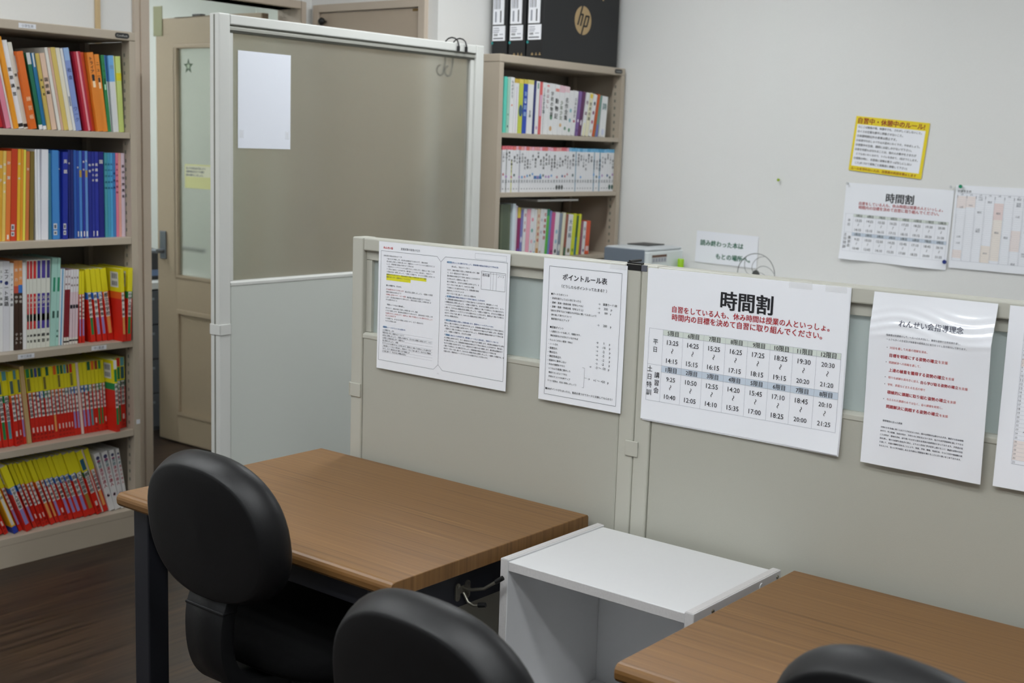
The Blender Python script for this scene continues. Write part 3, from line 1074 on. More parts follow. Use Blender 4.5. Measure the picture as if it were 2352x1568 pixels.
s.rect(q(20), q(193.5), q(30), q(198), cmat((168, 200, 226)))
para(s, 18, 196, 6, [72], M_BLUE, 3.9, 0.012)
para(s, 18, 203, 6.15, [36, 68, 155, 70, 50, 152, 152, 86, 76], M_INKT, 3.9, 0.006)
for i in range(9):
    s.line((q(17), q(206 + 6.15 * i)), (q(174), q(206 + 6.15 * i)), 0.00025, M_LINE)
para(s, 210, 31, 6, [146], M_BLUE, 3.9, 0.012)
s.rect(q(212), q(28.6), q(224), q(33), cmat((168, 200, 226)))
para(s, 224, 39.5, 6, [52], M_INKT, 3.9)
para(s, 212, 47.5, 6.5, [92, 60, 94, 60, 92, 78, 92, 50, 84], M_INKT, 3.9, 0.004)
s.frame(q(310), q(42.3), q(376.6), q(81), 0.0006, M_INKG)
for u in (336, 343, 352):
    s.line((q(u), q(42.3)), (q(u), q(81)), 0.0004, M_INKG)
s.line((q(310), q(46)), (q(376.6), q(46)), 0.0004, M_INKG)
s.text('教科書', q(313), q(333), q(50), M_INKT); s.text('ノート', q(356), q(373), q(50), M_INKT)
for y, wd, lines in ((106, 114, [150, 168, 168, 168, 168, 120, 40]), (159, 140, [170, 168, 168, 78]), (191.5, 155, [172, 168, 168, 150, 172, 128])):
    s.rect(q(212), q(y - 2.2), q(224), q(y + 2.2), cmat((168, 200, 226)))
    para(s, 208, y, 6, [wd], M_BLUE, 3.9, 0.012)
    para(s, 208, y + 6.4, 6.1, lines, M_INKT, 3.9, 0.008)
s.text('- 1 -', q(189), q(196), q(281.5), M_INKG)
sg = s.build('study_guide_sheet', 'wide two-column study guide with a yellow highlighted line on the low partition', 'notice')

# -- laminated policy sheet
def curl(u, v):
    t_ = min(1.0, v / 0.24)
    up = (t_ * t_ * (3 - 2 * t_)) * 0.55 + t_ * 0.45
    k_ = 0.008 + 0.010 * u
    return k_ * up * (1 - 0.75 * max(0.0, (v - 0.24) / 0.76) ** 0.8) + 0.004 * v * v + 0.0008 * math.sin(u * 9 + v * 6) \
        + 0.00075 * math.sin(125 * v + 5 * math.sin(u * 6)) * max(0.0, 1 - abs(v - 0.17) / 0.13)
s = Sheet((XS, at(2009.5, 668, 0, XS)[1], 1.2135), RIGHTWARD, 0.2095, 0.2985, M_LAMI, curl, nu=24, nv=130)
M_INKS = mat('ink_soft_black', (60, 62, 76), 0.4)
M_REDS = mat('ink_soft_red', (196, 70, 66), 0.4)
s.text('れんせい会指導理念', q(50.8), q(161.7), q(49), mat('ink_brush_navy', (58, 62, 84), 0.3), 0.012)
s.text('指導者は支援者として、一人一人を大切にし、謙虚な姿勢で日常指導を通し、', q(31), q(160.2), q(70.4), M_INKS)
s.text('一人でも多くの生徒及び保護者の成長向上に全力をつくし日々努力して参ります。', q(31.6), q(170.7), q(78), M_INKS)
for t, a, e, y, m_, bl in (('対話を通して共通の理解を深め、', 38.6, 105.1, 92, M_REDS, 0), ('目標を明確にする姿勢の確立', 38.9, 124, 105, M_RED, .02), ('を支援', 125, 141, 104.8, M_REDS, 0),
                          ('問題解決への挑戦を通して、', 38.7, 94.7, 117.3, M_REDS, 0), ('上達の極意を獲得する姿勢の確立', 39.1, 138, 130.4, M_RED, .02), ('を支援', 139, 153.3, 130.6, M_REDS, 0),
                          ('様々な試練を前向きに捉え、', 39.2, 95, 143.2, M_REDS, 0), ('自ら学び取る姿勢の確立', 97, 161, 143.6, M_RED, .02), ('を支援', 162, 176.5, 144, M_REDS, 0),
                          ('学校、家庭など主たる生活の場で', 39, 105.8, 155.5, M_REDS, 0), ('積極的に課題に取り組む姿勢の確立', 39.3, 143.5, 168.8, M_RED, .02), ('を支援', 144.5, 158.8, 169, M_REDS, 0),
                          ('与えられた課題のみではなく、自ら課題を発見し、', 39.1, 137.5, 181.4, M_REDS, 0), ('問題解決に挑戦する姿勢の確立', 39.4, 132, 193.6, M_RED, .02), ('を支援', 133, 147.2, 194.4, M_REDS, 0),
                          ('指導理念に沿った授業', 35, 70.6, 219.1, M_INKS, .012)):
    s.text(t, q(a), q(e), q(y), m_, bl)
for y in (92, 117.3, 143.2, 155.5, 181.4):
    s.rect(q(33), q(y - 0.6), q(34.2), q(y + 0.6), M_INKS)
for i, t in enumerate(('子供たちを幸福に導くにはどうすればよいのか、様々な問題が山積されたまま、激変する社会情勢', 'の中で、学ぶ意義、自由は何か、子供たちに何を伝えるべきか、私たちは学習指導を通してできる',
                       'ことは何か、意味を求め、辿り着いたのが上記の五項目の指導理念となっております。子供達が互', '助を通し、様々な試練を前向きに捉え、よりよい方向に学び成長し続けること！謙虚な姿勢の対話',
                       'を通して、共通の理解を深めることにより、家庭、学校、職場、地域社会、さらに文化や価値観の異', 'なる人とも、互いに学び成長しあえる円滑な人間関係を築けることに日々願いをこめております。')):
    s.text(t, q(32.4), q(176.4 if i < 5 else 174.8), q(230.8 + i * 6.5), M_INKS, 0.012)
s.build('policy_sheet', 'laminated white sheet of red bullet lines with a glare at its top', 'notice')

# -- year calendar cut by the right edge of the picture
s = Sheet((XS, at(2322, 690, 0, XS)[1], 1.213), RIGHTWARD, 0.297, 0.297, M_PAPER, lambda u, v: 0.002 * v + 0.003 * (1 - u) * v * v)
def calendar(s, u0, v0, u1, v1, cols, rows, pinks, head):
    s.text(head, u0, u0 + 0.05, v0 - 0.007, M_INK)
    for c, r0, r1, col in pinks:
        a = (u1 - u0) / cols
        s.rect(u0 + a * c, v0 + (v1 - v0) * r0, u0 + a * (c + 1), v0 + (v1 - v0) * r1, cmat(col))
    for i in range(cols + 1):
        x = u0 + (u1 - u0) * i / cols
        s.line((x, v0), (x, v1), 0.00035, M_LINE)
    for j in range(rows + 1):
        y = v0 + (v1 - v0) * j / rows
        s.line((u0, y), (u1, y), 0.00022 if 0 < j < rows else 0.0006, M_LINE)
    R_ = random.Random(3)
    for i in range(cols):
        a = (u1 - u0) / cols
        s.text('%d月' % ((i + 3) % 12 + 1), u0 + a * (i + 0.38), u0 + a * (i + 0.62), v0 + (v1 - v0) / rows * 0.5, M_INKG)
        for j in range(1, rows):
            y = v0 + (v1 - v0) * (j + 0.5) / rows
            s.text(str(j), u0 + a * (i + 0.03), u0 + a * (i + (0.07 if j < 10 else 0.12)), y, M_INKG)
            if R_.random() < 0.12:
                s.text(R_.choice(['入試', '休校', '講習会', '保護者会', '模試']), u0 + a * (i + 0.3), u0 + a * (i + 0.75), y, M_INKG)
calendar(s, 0.026, 0.040, 0.285, 0.255, 6, 32, [(0, .2, .26, (247, 237, 234)), (0, .82, .97, (247, 237, 234)), (1, .3, .5, (247, 237, 234)), (3, .1, .4, (247, 237, 234))], '令和年間予定')
s.build('calendar_sheet', 'year calendar with pink cells at the right edge on the low partition', 'calendar')

# -- notices on the white right wall
XW = XR - 0.0008
p = at(1968, 266, 0, XW); e = at(2138, 283, 0, XW)
s = Sheet(p, e - p, 0.288, 0.205, mat('yellow_poster_print', (242, 218, 40), 0.3, coat=0.3), lambda u, v: 0.002 + 0.004 * abs(math.sin(u * 9)) * max(0, v - 0.75), nu=24, nv=16)
s.rect(0.009, 0.030, 0.276, 0.186, M_PAPER)
BR = mat('ink_brown_red', (150, 34, 22), 0.5)
s.text('自習中・休憩中のルール!', 0.010, 0.272, 0.0155, BR, 0.028)
for i, (t, wd) in enumerate((('①ここは勉強の場、休憩中でも、さわがしくはしないこと。', .25), ('②イスの位置を勝手に移動させないこと。', .18), ('③休憩時間以外の食事は禁止です。', .158),
                             ('④自習中のおしゃべりは大変めいわくです。やめましょう。', .25), ('⑤授業中の生徒、講師には話しかけないで下さい。', .222), ('⑥席を何度もはなれることは、他の人の集中をさまたげ', .242),
                             ('とてもめいわくなので、トイレを含めて、1回までとします。', .25), ('⑦授業の時に、自習席に荷物を置きっぱなしにしない', .23), ('こと(片づけて荷物ごと授業席に移動して下さい)', .215))):
    s.text(t, 0.014 + (0.008 if i in (6, 8) else 0), 0.014 + wd, 0.039 + i * 0.0168, M_INK, 0.02)
s.text('ルールを守れない人は、自習席の利用を禁止します', 0.010, 0.268, 0.1955, BR, 0.02)
yp = s.build('rules_poster', 'yellow-bordered self-study rules poster, highest on the white wall', 'poster', gap=0.001)

p = at(1945, 419, 0, XW); e = at(2190, 437, 0, XW)
s = Sheet(p, e - p, 0.418, 0.292, M_PAPER, lambda u, v: 0.002 + 0.010 * (0.5 + 0.5 * math.sin(u * 9.5 + 1)) * max(0, (v - 0.72) / 0.28) ** 1.5, nu=28, nv=16)
timetable(s)
t2 = s.build('timetable', 'smaller-looking class timetable pinned on the white wall under the yellow poster', 'timetable', gap=0.001)
p = at(2197, 425, 0, XW); e = at(2352, 433, 0, XW)
s = Sheet(p, e - p, 0.42, 0.30, M_PAPER, lambda u, v: 0.002 + 0.003 * v)
calendar(s, 0.008, 0.028, 0.412, 0.272, 12, 32, [(0, .04, .22, (247, 237, 235)), (1, .04, .2, (248, 238, 236)), (3, .75, 1, (248, 239, 231)), (4, .12, .36, (245, 226, 224)), (4, .36, .96, (248, 240, 233)),
                                              (0, .84, .96, (247, 237, 235)), (6, .5, .8, (248, 238, 236))], '年間予定表')
s.build('wall_calendar', 'pale year planner with a green pin on the white wall at the right edge', 'calendar', gap=0.001)
p = at(1602, 529, 0, XW); e = at(1742, 543, 0, XW)
s = Sheet(p, e - p, 0.288, 0.130, M_LAMI, lambda u, v: 0.002 + 0.001 * v)
GRN = mat('ink_green', (22, 100, 70), 0.5)
a0 = at(1609, 557, 0, XW); a1 = at(1707, 563, 0, XW)
s.text('読み終わった本は', 0.020, 0.222, 0.047, GRN, 0.03)
s.text('もとの場所へ。', 0.098, 0.258, 0.098, GRN, 0.03)
s.build('return_books_sign', 'white sign with green lettering on the wall beside the small grey appliance', 'sign', gap=0.001)


def pin(name, px, py, col, label, r=0.006, cat='pin'):
    p = at(px, py, 0, XW - 0.006)
    b = MB()
    b.lathe([(r * 0.5, 0.0), (r * 0.55, -0.002), (r * 0.45, -0.006), (r, -0.009), (r * 0.9, -0.011)], mat('pin_%d_%d_%d' % col, col, 0.35), 14, axis=0)
    o = b.build(name, None, (p[0], p[1], p[2]))
    return tag(o, label, cat)


pin('push_pin', 2208, 428, (24, 140, 100), 'green push pin at the corner of the wall year planner', 0.007)
pin('push_pin', 1790, 413, (150, 178, 40), 'small lime push pin alone on the bare white wall')
pin('push_pin', 2171, 601, (40, 56, 130), 'dark blue push pin at the lower corner of the wall timetable', 0.008)
pin('push_pin', 1948, 421, (205, 206, 208), 'clear push pin at the upper left of the wall timetable', 0.005)
pin('push_pin', 2186, 429, (205, 206, 208), 'clear push pin at the upper right of the wall timetable', 0.005)

# -- blank sheet on the tall partition pane
p = at(548, 115, 1, YT + 0.014); e = at(669, 128, 1, YT + 0.014)
s = Sheet((p[0], YT + 0.0185, p[2]), (1, 0, 0), 0.207, 0.289, mat('blank_paper', (232, 236, 246), 0.5), lambda u, v: 0.0005, nu=4, nv=4)
bs = s.build('blank_sheet', 'blank white sheet stuck on the frosted pane of the tall partition', 'paper', gap=0.001)
for u in (0.006, 0.186):
    s3 = MB(); vs = [s.P(u, 0.235, 0.0006), s.P(u, 0.258, 0.0006), s.P(u + 0.015, 0.258, 0.0006), s.P(u + 0.015, 0.235, 0.0006)]
    s3.add(vs, [(0, 1, 2, 3)], M_TAPE); s3.build('tape', bs)

# -- stickers on the door glass
b = MB()
star = []
for k in range(10):
    a = math.pi / 2 + k * math.pi / 5
    r_ = 0.036 if k % 2 == 0 else 0.015
    star.append((r_ * math.cos(a), r_ * math.sin(a)))
b.prism(star, 0, -0.0005, 0.0, mat('sticker_dark_green', (74, 92, 72), 0.5))
inner = [(x * 0.45, y * 0.45) for x, y in star]
b.prism(inner, 0, -0.0008, -0.0005, mat('sticker_pale_green', (176, 192, 168), 0.5))
st = tag(b.build('star_sticker', None, (DX + 0.0135, 4.803, 1.748)), 'dark green star sticker on the glass of the open door', 'sticker')
s = Sheet((DX + 0.0138, 4.834, 1.312), RIGHTWARD, 0.21, 0.108, mat('pale_yellow_sheet', (222, 222, 160), 0.5), nu=2, nv=2)
s.rect(0.006, 0.006, 0.205, 0.056, mat('pale_sheet_light', (228, 228, 204), 0.5))
for i, t in enumerate(('出入りの時は必ずあいさつ', '授業時間以外のドアの開け', '閉めは静かにしましょう。')):
    s.text(t, 0.010, 0.150 - 0.008 * i, 0.018 + 0.015 * i, M_INKG, 0.02)
s.build('door_notice', 'pale yellow notice on the glass of the open door', 'notice', gap=0.0003)


# ================================================================== S-HOOKS on the tall partition
def s_hook(px, label):
    xh = at(px, 100, 1, YT)[0]
    zt, th = 1.797, 0.044
    t = thing('wire_hook', label, 'hook', (xh, YT, zt), 0, 'wire hooks over the tall partition')
    b = MB()
    pts = [(0.010, -0.006, -0.022), (0.010, -0.007, -0.010)]
    for k in range(7):
        a = math.pi * (1 - k / 6)
        pts.append((0.010 - 0.010 * k / 6, th / 2 + (th / 2 + 0.006) * math.cos(a), -0.004 + 0.022 * math.sin(a)))
    pts += [(0, th + 0.006, -0.02), (0, th + 0.006, -0.07), (-0.004, th + 0.008, -0.095)]
    for k in range(1, 10):
        a = -math.pi * 1.5 * k / 9
        pts.append((-0.022 + 0.018 * math.cos(a), th + 0.008, -0.098 + 0.018 * math.sin(a)))
    b.tube(pts, 0.0026, M_BLACK, 8)
    b.build('wire', t)
    b = MB()
    b.tube([(0.010, -0.0065, -0.030), (0.010, -0.0065, -0.012)], 0.0052, M_BLACK, 10)
    b.build('tip', t)


s_hook(1046, 'black wire hook on the top rail of the tall partition, farther from its end post')
s_hook(1064, 'black wire hook on the top rail of the tall partition, nearer its end post')


# ================================================================== BOOKCASES
def bookcase(label, x0, x1, yf, depth, z_shelves, height, badge_x, strips):
    t = thing('bookcase', label, 'bookcase', ((x0 + x1) / 2, yf, 0), 0)
    L = lambda p: (p[0] - (x0 + x1) / 2, p[1] - yf, p[2])
    def bb(a, q, m, name, bev=0.0, parent=t):
        b = MB(); b.box(L(a), L(q), m)
        return b.build(name, parent, bevel=bev)
    st, tt_ = 0.025, 0.030
    for xa, s in ((x0, 1), (x1, -1)):
        b = MB()
        b.box(L((xa, yf, 0)), L((xa + s * 0.0015, yf + depth, height - tt_ - 0.0006)), M_CASE)
        b.box(L((xa + s * 0.0015, yf, 0)), L((xa + s * st, yf + 0.016, height - tt_ - 0.0006)), M_CASE)
        # inner return with adjusting slots
        b.box(L((xa + s * (st - 0.001), yf + 0.016, 0)), L((xa + s * st, yf + 0.045, height - tt_ - 0.0006)), M_CASE)
        b.box(L((xa + s * 0.0015, yf + depth - 0.05, 0)), L((xa + s * 0.02, yf + depth - 0.02, height - tt_ - 0.0006)), M_CASE)
        z = 0.2
        while z < height - 0.06:
            b.box(L((xa + s * st, yf + 0.026, z)), L((xa + s * (st + 0.0006), yf + 0.034, z + 0.012)), M_GROOVE)
            z += 0.03
        b.build('side_panel', t, bevel=0.0008)
    bb((x0 + 0.002, yf + depth - 0.002, 0.02), (x1 - 0.002, yf + depth, height - tt_), M_CASEIN, 'back_panel')
    bb((x0, yf - 0.001, height - tt_), (x1, yf + depth, height), M_CASE, 'top_board', 0.003)
    e = 0.0262
    for i, (zs, th) in enumerate(z_shelves):
        bb((x0 + e, yf + 0.0005, zs - th), (x1 - e, yf + depth - 0.004, zs), M_CASE, 'shelf_board', 0.0012)
    bb((x0 + e, yf + 0.001, 0.0), (x1 - e, yf + 0.018, z_shelves[-1][0] - z_shelves[-1][1] - 0.0006), M_CASE, 'base_board', 0.001)
    b = MB()
    b.prism([(p[0] + badge_x - (x0 + x1) / 2, p[1] + height - tt_ / 2) for p in rounded(0.055, 0.018, 0.0088)], 1, -0.0026, -0.001, mat('badge_black', (34, 34, 36), 0.35))
    s = Sheet(L((badge_x - 0.024, yf - 0.0028, height - tt_ / 2 + 0.007)), (1, 0, 0), 0.048, 0.014, M_BLACK, nu=1, nv=1)
    s.mb = b
    keep = s.tl
    vs, fs, a, q_ = glyphs('ComRack', 0.0)
    k = 0.042 / (q_ - a)
    b.add([(badge_x - 0.021 - (x0 + x1) / 2 + (x - a) * k, -0.0028, height - tt_ / 2 + (y - 0.36) * k * 0.9) for x, y, l in vs], fs, mat('badge_silver', (190, 190, 186), 0.35))
    b.build('badge', t)
    for (sx0, sx1, z, txt) in strips:
        b = MB()
        b.box(L((sx0, yf - 0.0013, z - 0.0075)), L((sx1, yf - 0.001, z + 0.0075)), mat('label_strip_white', (226, 228, 234), 0.4))
        vs, fs, a, q_ = glyphs(txt, 0.0)
        k = (sx1 - sx0) * 0.66 / (q_ - a)
        k = min(k, 0.0125)
        cx_ = (sx0 + sx1) / 2 - (x0 + x1) / 2
        b.add([(cx_ + (x - (a + q_) / 2) * k, -0.0016, z + (y - 0.38) * k) for x, y, l in vs], fs, M_INKG)
        b.build('label_strip', t)
    return t


LB_X0, LB_X1, LB_Y, LB_D = 1.945, 2.654, 3.82, 0.325
LZ = [(1.443, 0.020), (1.082, 0.024), (0.717, 0.024), (0.395, 0.024), (0.100, 0.024)]
lb = bookcase('tall beige steel bookcase at the left full of workbooks', LB_X0, LB_X1, LB_Y, LB_D, LZ, 1.783, 2.600,
              [(2.221, 2.281, 1.768, '小学生用'), (2.461, 2.520, 0.7045, '中1英語'), (2.188, 2.247, 0.7045, '中三英語')])
b = MB()
b.box((2.638 - (LB_X0 + LB_X1) / 2, -0.0012, 0.412), (2.653 - (LB_X0 + LB_X1) / 2, -0.0002, 0.428), mat('label_strip_white', (226, 228, 234), 0.4))
b.build('label_strip', lb)
RB_X0, RB_X1, RB_Y, RB_D = 3.762, 4.606, 3.11, 0.305
RZ = [(1.490, 0.018), (1.262, 0.018), (0.995, 0.018), (0.70, 0.018), (0.40, 0.018), (0.10, 0.018)]
rb = bookcase('beige steel bookcase in the corner behind the partitions with black cartons on top', RB_X0, RB_X1, RB_Y, RB_D, RZ, 1.783, 4.553, [])

# ------------------------------------------------------------------ cartons on the right bookcase
def logo(b, cx, y, cz, rx, rz):
    n = 48
    k = 1.0
    vs = [(cx, y, cz)] + [(cx + rx * math.cos(2 * math.pi * i / n), y, cz + rz * math.sin(2 * math.pi * i / n)) for i in range(n)]
    b.add(vs, [(0, 1 + i, 1 + (i + 1) % n) for i in range(n)], M_GOLD)
    P = lambda x, z: (cx + rx * x, y - 0.0003, cz + rz * z)
    def stroke(pts, wd=0.17):
        for (xa, za), (xb, zb) in zip(pts, pts[1:]):
            if abs(zb - za) > abs(xb - xa):
                q4 = [P(xa - wd / 2, za), P(xa + wd / 2, za), P(xb + wd / 2, zb), P(xb - wd / 2, zb)]
            else:
                q4 = [P(xa, za - wd / 2.6), P(xb, zb - wd / 2.6), P(xb, zb + wd / 2.6), P(xa, za + wd / 2.6)]
            b.add(q4, [(0, 1, 2, 3)], M_CARTON)
    stroke([(-0.10, 1.0), (-0.62, -0.36)])
    stroke([(-0.33, 0.40), (0.02, 0.40)]); stroke([(0.0, 0.44), (-0.28, -0.40)])
    stroke([(0.36, 0.38), (-0.16, -1.0)])
    stroke([(0.30, 0.33), (0.74, 0.33)]); stroke([(0.72, 0.37), (0.46, -0.40)]); stroke([(0.06, -0.38), (0.48, -0.38)])


CT = [(3.133, 3.217), (3.226, 3.308), (3.319, 3.398)]
cn = ['frontmost of the three black laptop cartons on the bookcase, gold emblem facing out', 'black laptop carton standing behind the front one on the bookcase',
      'rearmost black laptop carton on the bookcase, against the wall']
for i, (ya, yb) in enumerate(CT):
    xa, xb, z0, z1 = 4.055, 4.574, 1.784, 2.115
    t = thing('laptop_carton', cn[i], 'carton', ((xa + xb) / 2, (ya + yb) / 2, z0), 0, 'black cartons on the bookcase')
    o0 = Vector(((xa + xb) / 2, (ya + yb) / 2, z0))
    b = MB()
    b.box(tuple(Vector((xa, ya, z0)) - o0), tuple(Vector((xb, yb, z1)) - o0), M_CARTON)
    b.build('box', t, bevel=0.002)
    b = MB()
    logo(b, 4.315 - o0.x, ya - o0.y - 0.0006, 1.957 - o0.z, 0.058, 0.0575)
    b.build('emblem', t)
    b = MB()
    if i == 0:     # the tail of more gold print near the top edge
        b.add([(p[0] - o0.x, ya - o0.y - 0.0006, p[1] - o0.z) for p in ((4.447, 2.049), (4.456, 2.049), (4.468, 2.078), (4.455, 2.078))], [(0, 1, 2, 3)], M_GOLD)
        b.build('gold_print', t)
    # labels on the narrow side that faces -x
    yc = (ya + yb) / 2
    for (dv0, dv1, z_0, z_1, kind) in ((0.036, -0.030, 1.860, 1.919, 0), (0.036, -0.022, 1.924, 2.085, 1)):
        s = Sheet((xa - 0.0005 - o0.x, yc + dv0 - o0.y, z_1 - o0.z), RIGHTWARD, dv0 - dv1, z_1 - z_0, M_PAPER, nu=1, nv=1)
        W_, H_ = s.w, s.h
        if kind == 0:
            for r_, (a, e, y) in enumerate(((.08, .52, .16), (.08, .56, .30), (.08, .50, .42))):
                s.rect(W_ * a, H_ * (y - .025), W_ * e, H_ * (y + .025), M_LINE)
            for r_ in range(7):
                s.rect(W_ * (.12 + r_ * .045), H_ * .52, W_ * (.145 + r_ * .045), H_ * .68, M_INK)
            s.rect(W_ * .55, H_ * .55, W_ * .85, H_ * .60, M_LINE)
            s.rect(W_ * .08, H_ * .80, W_ * .86, H_ * .88, M_INKG)
        else:
            for r_ in range(4):
                s.rect(W_ * (.12 + r_ * .15), H_ * .05, W_ * (.19 + r_ * .15), H_ * .62, M_INKG if r_ % 2 else M_LINE)
            s.rect(W_ * .66, H_ * .66, W_ * .76, H_ * .95, M_INK)
            s.rect(W_ * .20, H_ * .68, W_ * .34, H_ * .94, M_LINE)
        s.mb.build('shipping_label', t, s.tl + s.o * 0.0006)
    b = MB()
    b.lathe([(0.0055, -0.0004), (0.0055, -0.001)], mat('sticker_teal', (40, 150, 150), 0.4), 14, (xa - o0.x, yc + 0.037 - o0.y, 1.8515 - o0.z), axis=0)
    b.build('round_sticker', t)
    b = MB()
    for j, yy in enumerate((0.012, -0.008, -0.026)):
        b.box((xa - o0.x - 0.0008, yc + yy - 0.005 - o0.y, 1.800 - z0), (xa - o0.x - 0.0003, yc + yy + 0.005 - o0.y, 1.803 - z0 + 0.004 * (j == 0)), M_GOLD)
        b.box((xa - o0.x - 0.0008, yc + yy - 0.0015 - o0.y, 1.803 - z0), (xa - o0.x - 0.0003, yc + yy + 0.0015 - o0.y, 1.810 - z0), M_GOLD)
    b.build('handling_marks', t)

# ------------------------------------------------------------------ low cabinet behind the partition, with the small things that show above it
t = thing('low_cabinet', 'low white cabinet behind the low partition along the white wall', 'cabinet', (4.40, 2.40, 0))
b = MB(); b.box((-0.20, -0.62, 0.0), (0.215, 0.62, 0.70), M_WHITEBOX); b.build('body', t, bevel=0.002)
b = MB(); b.box((-0.215, -0.63, 0.7005), (0.218, 0.63, 0.72), M_WHITEBOX); b.build('worktop', t, bevel=0.003)
for y0_, y1_ in ((-0.615, -0.2075), (-0.2025, 0.2025), (0.2075, 0.615)):
    b = MB(); b.box((-0.216, y0_, 0.06), (-0.2005, y1_, 0.69), M_WHITEBOX); dr = b.build('door', t, bevel=0.002)
    b = MB(); b.tube([(-0.2165, y1_ - 0.05, 0.55), (-0.235, y1_ - 0.05, 0.55), (-0.235, y1_ - 0.05, 0.62), (-0.2165, y1_ - 0.05, 0.62)], 0.005, M_STEEL); b.build('handle', dr)

NX0, NX1, NY0, NY1, NZ0, NZ1 = 4.275, 4.56, 2.745, 2.955, 0.7205, 1.052
t = thing('small_appliance', 'small white appliance with a grey-blue front seen over the low partition', 'appliance', ((NX0 + NX1) / 2, (NY0 + NY1) / 2, NZ0))
o0 = t.location.copy()
WB, GB = mat('appliance_white', (222, 228, 228), 0.35), mat('appliance_grey_blue', (112, 122, 134), 0.5, noise=0.03, nscale=60)
b = MB(); b.prism([(p[0], p[1]) for p in rounded(NX1 - NX0, NY1 - NY0, 0.016)], 2, 0, NZ1 - NZ0 - 0.012, WB); b.build('body', t, bevel=0.006, seg=3)
b = MB(); b.prism([(p[0], p[1]) for p in rounded(NX1 - NX0 - 0.008, NY1 - NY0 - 0.006, 0.016)], 2, NZ1 - NZ0 - 0.0115, NZ1 - NZ0, mat('appliance_lid', (200, 205, 208), 0.4)); b.build('lid', t, bevel=0.006, seg=3)
b = MB(); b.box((-(NX1 - NX0) / 2 - 0.006, -(NY1 - NY0) / 2 + 0.008, 0.02), (-(NX1 - NX0) / 2 - 0.0002, (NY1 - NY0) / 2 - 0.008, NZ1 - NZ0 - 0.004), GB); b.build('front_panel', t, bevel=0.003)
b = MB(); b.box((0.0, -0.02, NZ1 - NZ0 + 0.0002), (0.125, 0.085, NZ1 - NZ0 + 0.005), mat('appliance_slot', (62, 62, 60), 0.6)); b.build('vent', t, bevel=0.002)
s = Sheet((-(NX1 - NX0) / 2 + 0.04, -(NY1 - NY0) / 2 - 0.0002, NZ1 - NZ0 - 0.026), (1, 0, 0), 0.11, 0.032, mat('appliance_label', (190, 194, 194), 0.4), nu=1, nv=1)
s.rect(0.0, 0.0, 0.11, 0.010, mat('label_brown', (96, 64, 44), 0.5))
for i in range(5):
    s.rect(0.006 + i * 0.021, 0.014, 0.020 + i * 0.021, 0.028, M_LINE)
s.mb.build('rating_label', t, s.tl + s.o * 0.0008)

pz = at(1564, 594, 0, 4.50)
b = MB()
b.lathe([(0.017, 0), (0.019, 0.004), (0.019, 0.20), (0.016, 0.235), (0.012, 0.238)], mat('container_white', (226, 228, 224), 0.35), 20)
t = thing('slim_bottle', 'slim bottle with a lime green cap beside the small white appliance', 'bottle', (4.50, pz[1], 0.7205))
b.build('body', t)
b = MB(); zc = pz[2] - 0.7205
b.lathe([(0.0125, zc - 0.052), (0.0135, zc - 0.045), (0.0135, zc - 0.002), (0.012, zc)], mat('cap_lime', (150, 196, 20), 0.35), 20)
b.build('cap', t)
# swirl wire stand
cw = at(1736, 630, 0, 4.30)
t = thing('wire_stand', 'round thin wire stand with curling spokes in front of the white wall', 'wire stand', (4.30, cw[1], 0.7205))
R_, zc = 0.078, at(1736, 582, 0, 4.30)[2] - 0.7205 - 0.078
M_WIRE = mat('wire_grey', (120, 122, 122), 0.3, metal=0.8)
b = MB(); b.tube([(0, R_ * math.cos(a * math.pi / 20), zc + R_ * math.sin(a * math.pi / 20)) for a in range(40)], 0.0014, M_WIRE, 8, close=True); b.build('ring', t)
for k in range(6):
    a0 = k * math.pi / 3 + 0.5
    b = MB()
    b.tube([(0.0, (0.012 + (R_ - 0.0135) * f) * math.cos(a0 + 1.5 * f), zc + (0.012 + (R_ - 0.0135) * f) * math.sin(a0 + 1.5 * f)) for f in [i / 8 for i in range(9)]], 0.0009, M_WIRE, 6)
    b.build('spoke', t)
b = MB(); b.lathe([(0.014, -0.004), (0.016, 0), (0.014, 0.004)], M_WIRE, 18, (0, 0, zc), axis=0); b.build('hub', t)
b = MB(); b.tube([(0.006, 0, 0.006), (0.006, 0, zc)], 0.003, M_WIRE, 8); b.build('stem', t)
b = MB(); b.lathe([(0.045, 0), (0.045, 0.004), (0.01, 0.007)], M_WIRE, 24); b.build('base', t)

# ------------------------------------------------------------------ things in the next room, seen past the door edge
t = thing('drawer_cabinet', 'dark grey drawer cabinet in the next room beyond the open door', 'cabinet', (3.62, 5.42, 0))
GC = mat('drawer_grey', (72, 76, 82), 0.5, noise=0.03, nscale=40)
b = MB(); b.box((-0.45, -0.24, 0), (0.45, 0.24, 0.70), GC); b.build('body', t, bevel=0.003)
b = MB(); b.box((-0.46, -0.262, 0.7005), (0.46, 0.245, 0.735), mat('cabinet_top_white', (206, 208, 206), 0.5)); b.build('worktop', t, bevel=0.003)
for k in range(4):
    b = MB(); b.box((-0.44, -0.258, 0.02 + 0.17 * k), (0.44, -0.2405, 0.02 + 0.17 * k + 0.164), GC); dr = b.build('drawer', t, bevel=0.003)
    b = MB(); b.box((-0.05, -0.266, 0.02 + 0.17 * k + 0.12), (0.05, -0.2585, 0.02 + 0.17 * k + 0.13), M_STEEL); b.build('handle', dr)
t = thing('office_machine', 'black machine with a sloped top on the cabinet in the next room', 'machine', (3.60, 5.42, 0.7355))
b = MB(); b.prism([(-0.22, 0.0), (0.22, 0.0), (0.22, 0.12), (0.16, 0.15), (-0.22, 0.235)], 1, -0.17, 0.17, mat('machine_black', (30, 31, 34), 0.4)); b.build('body', t, bevel=0.006)
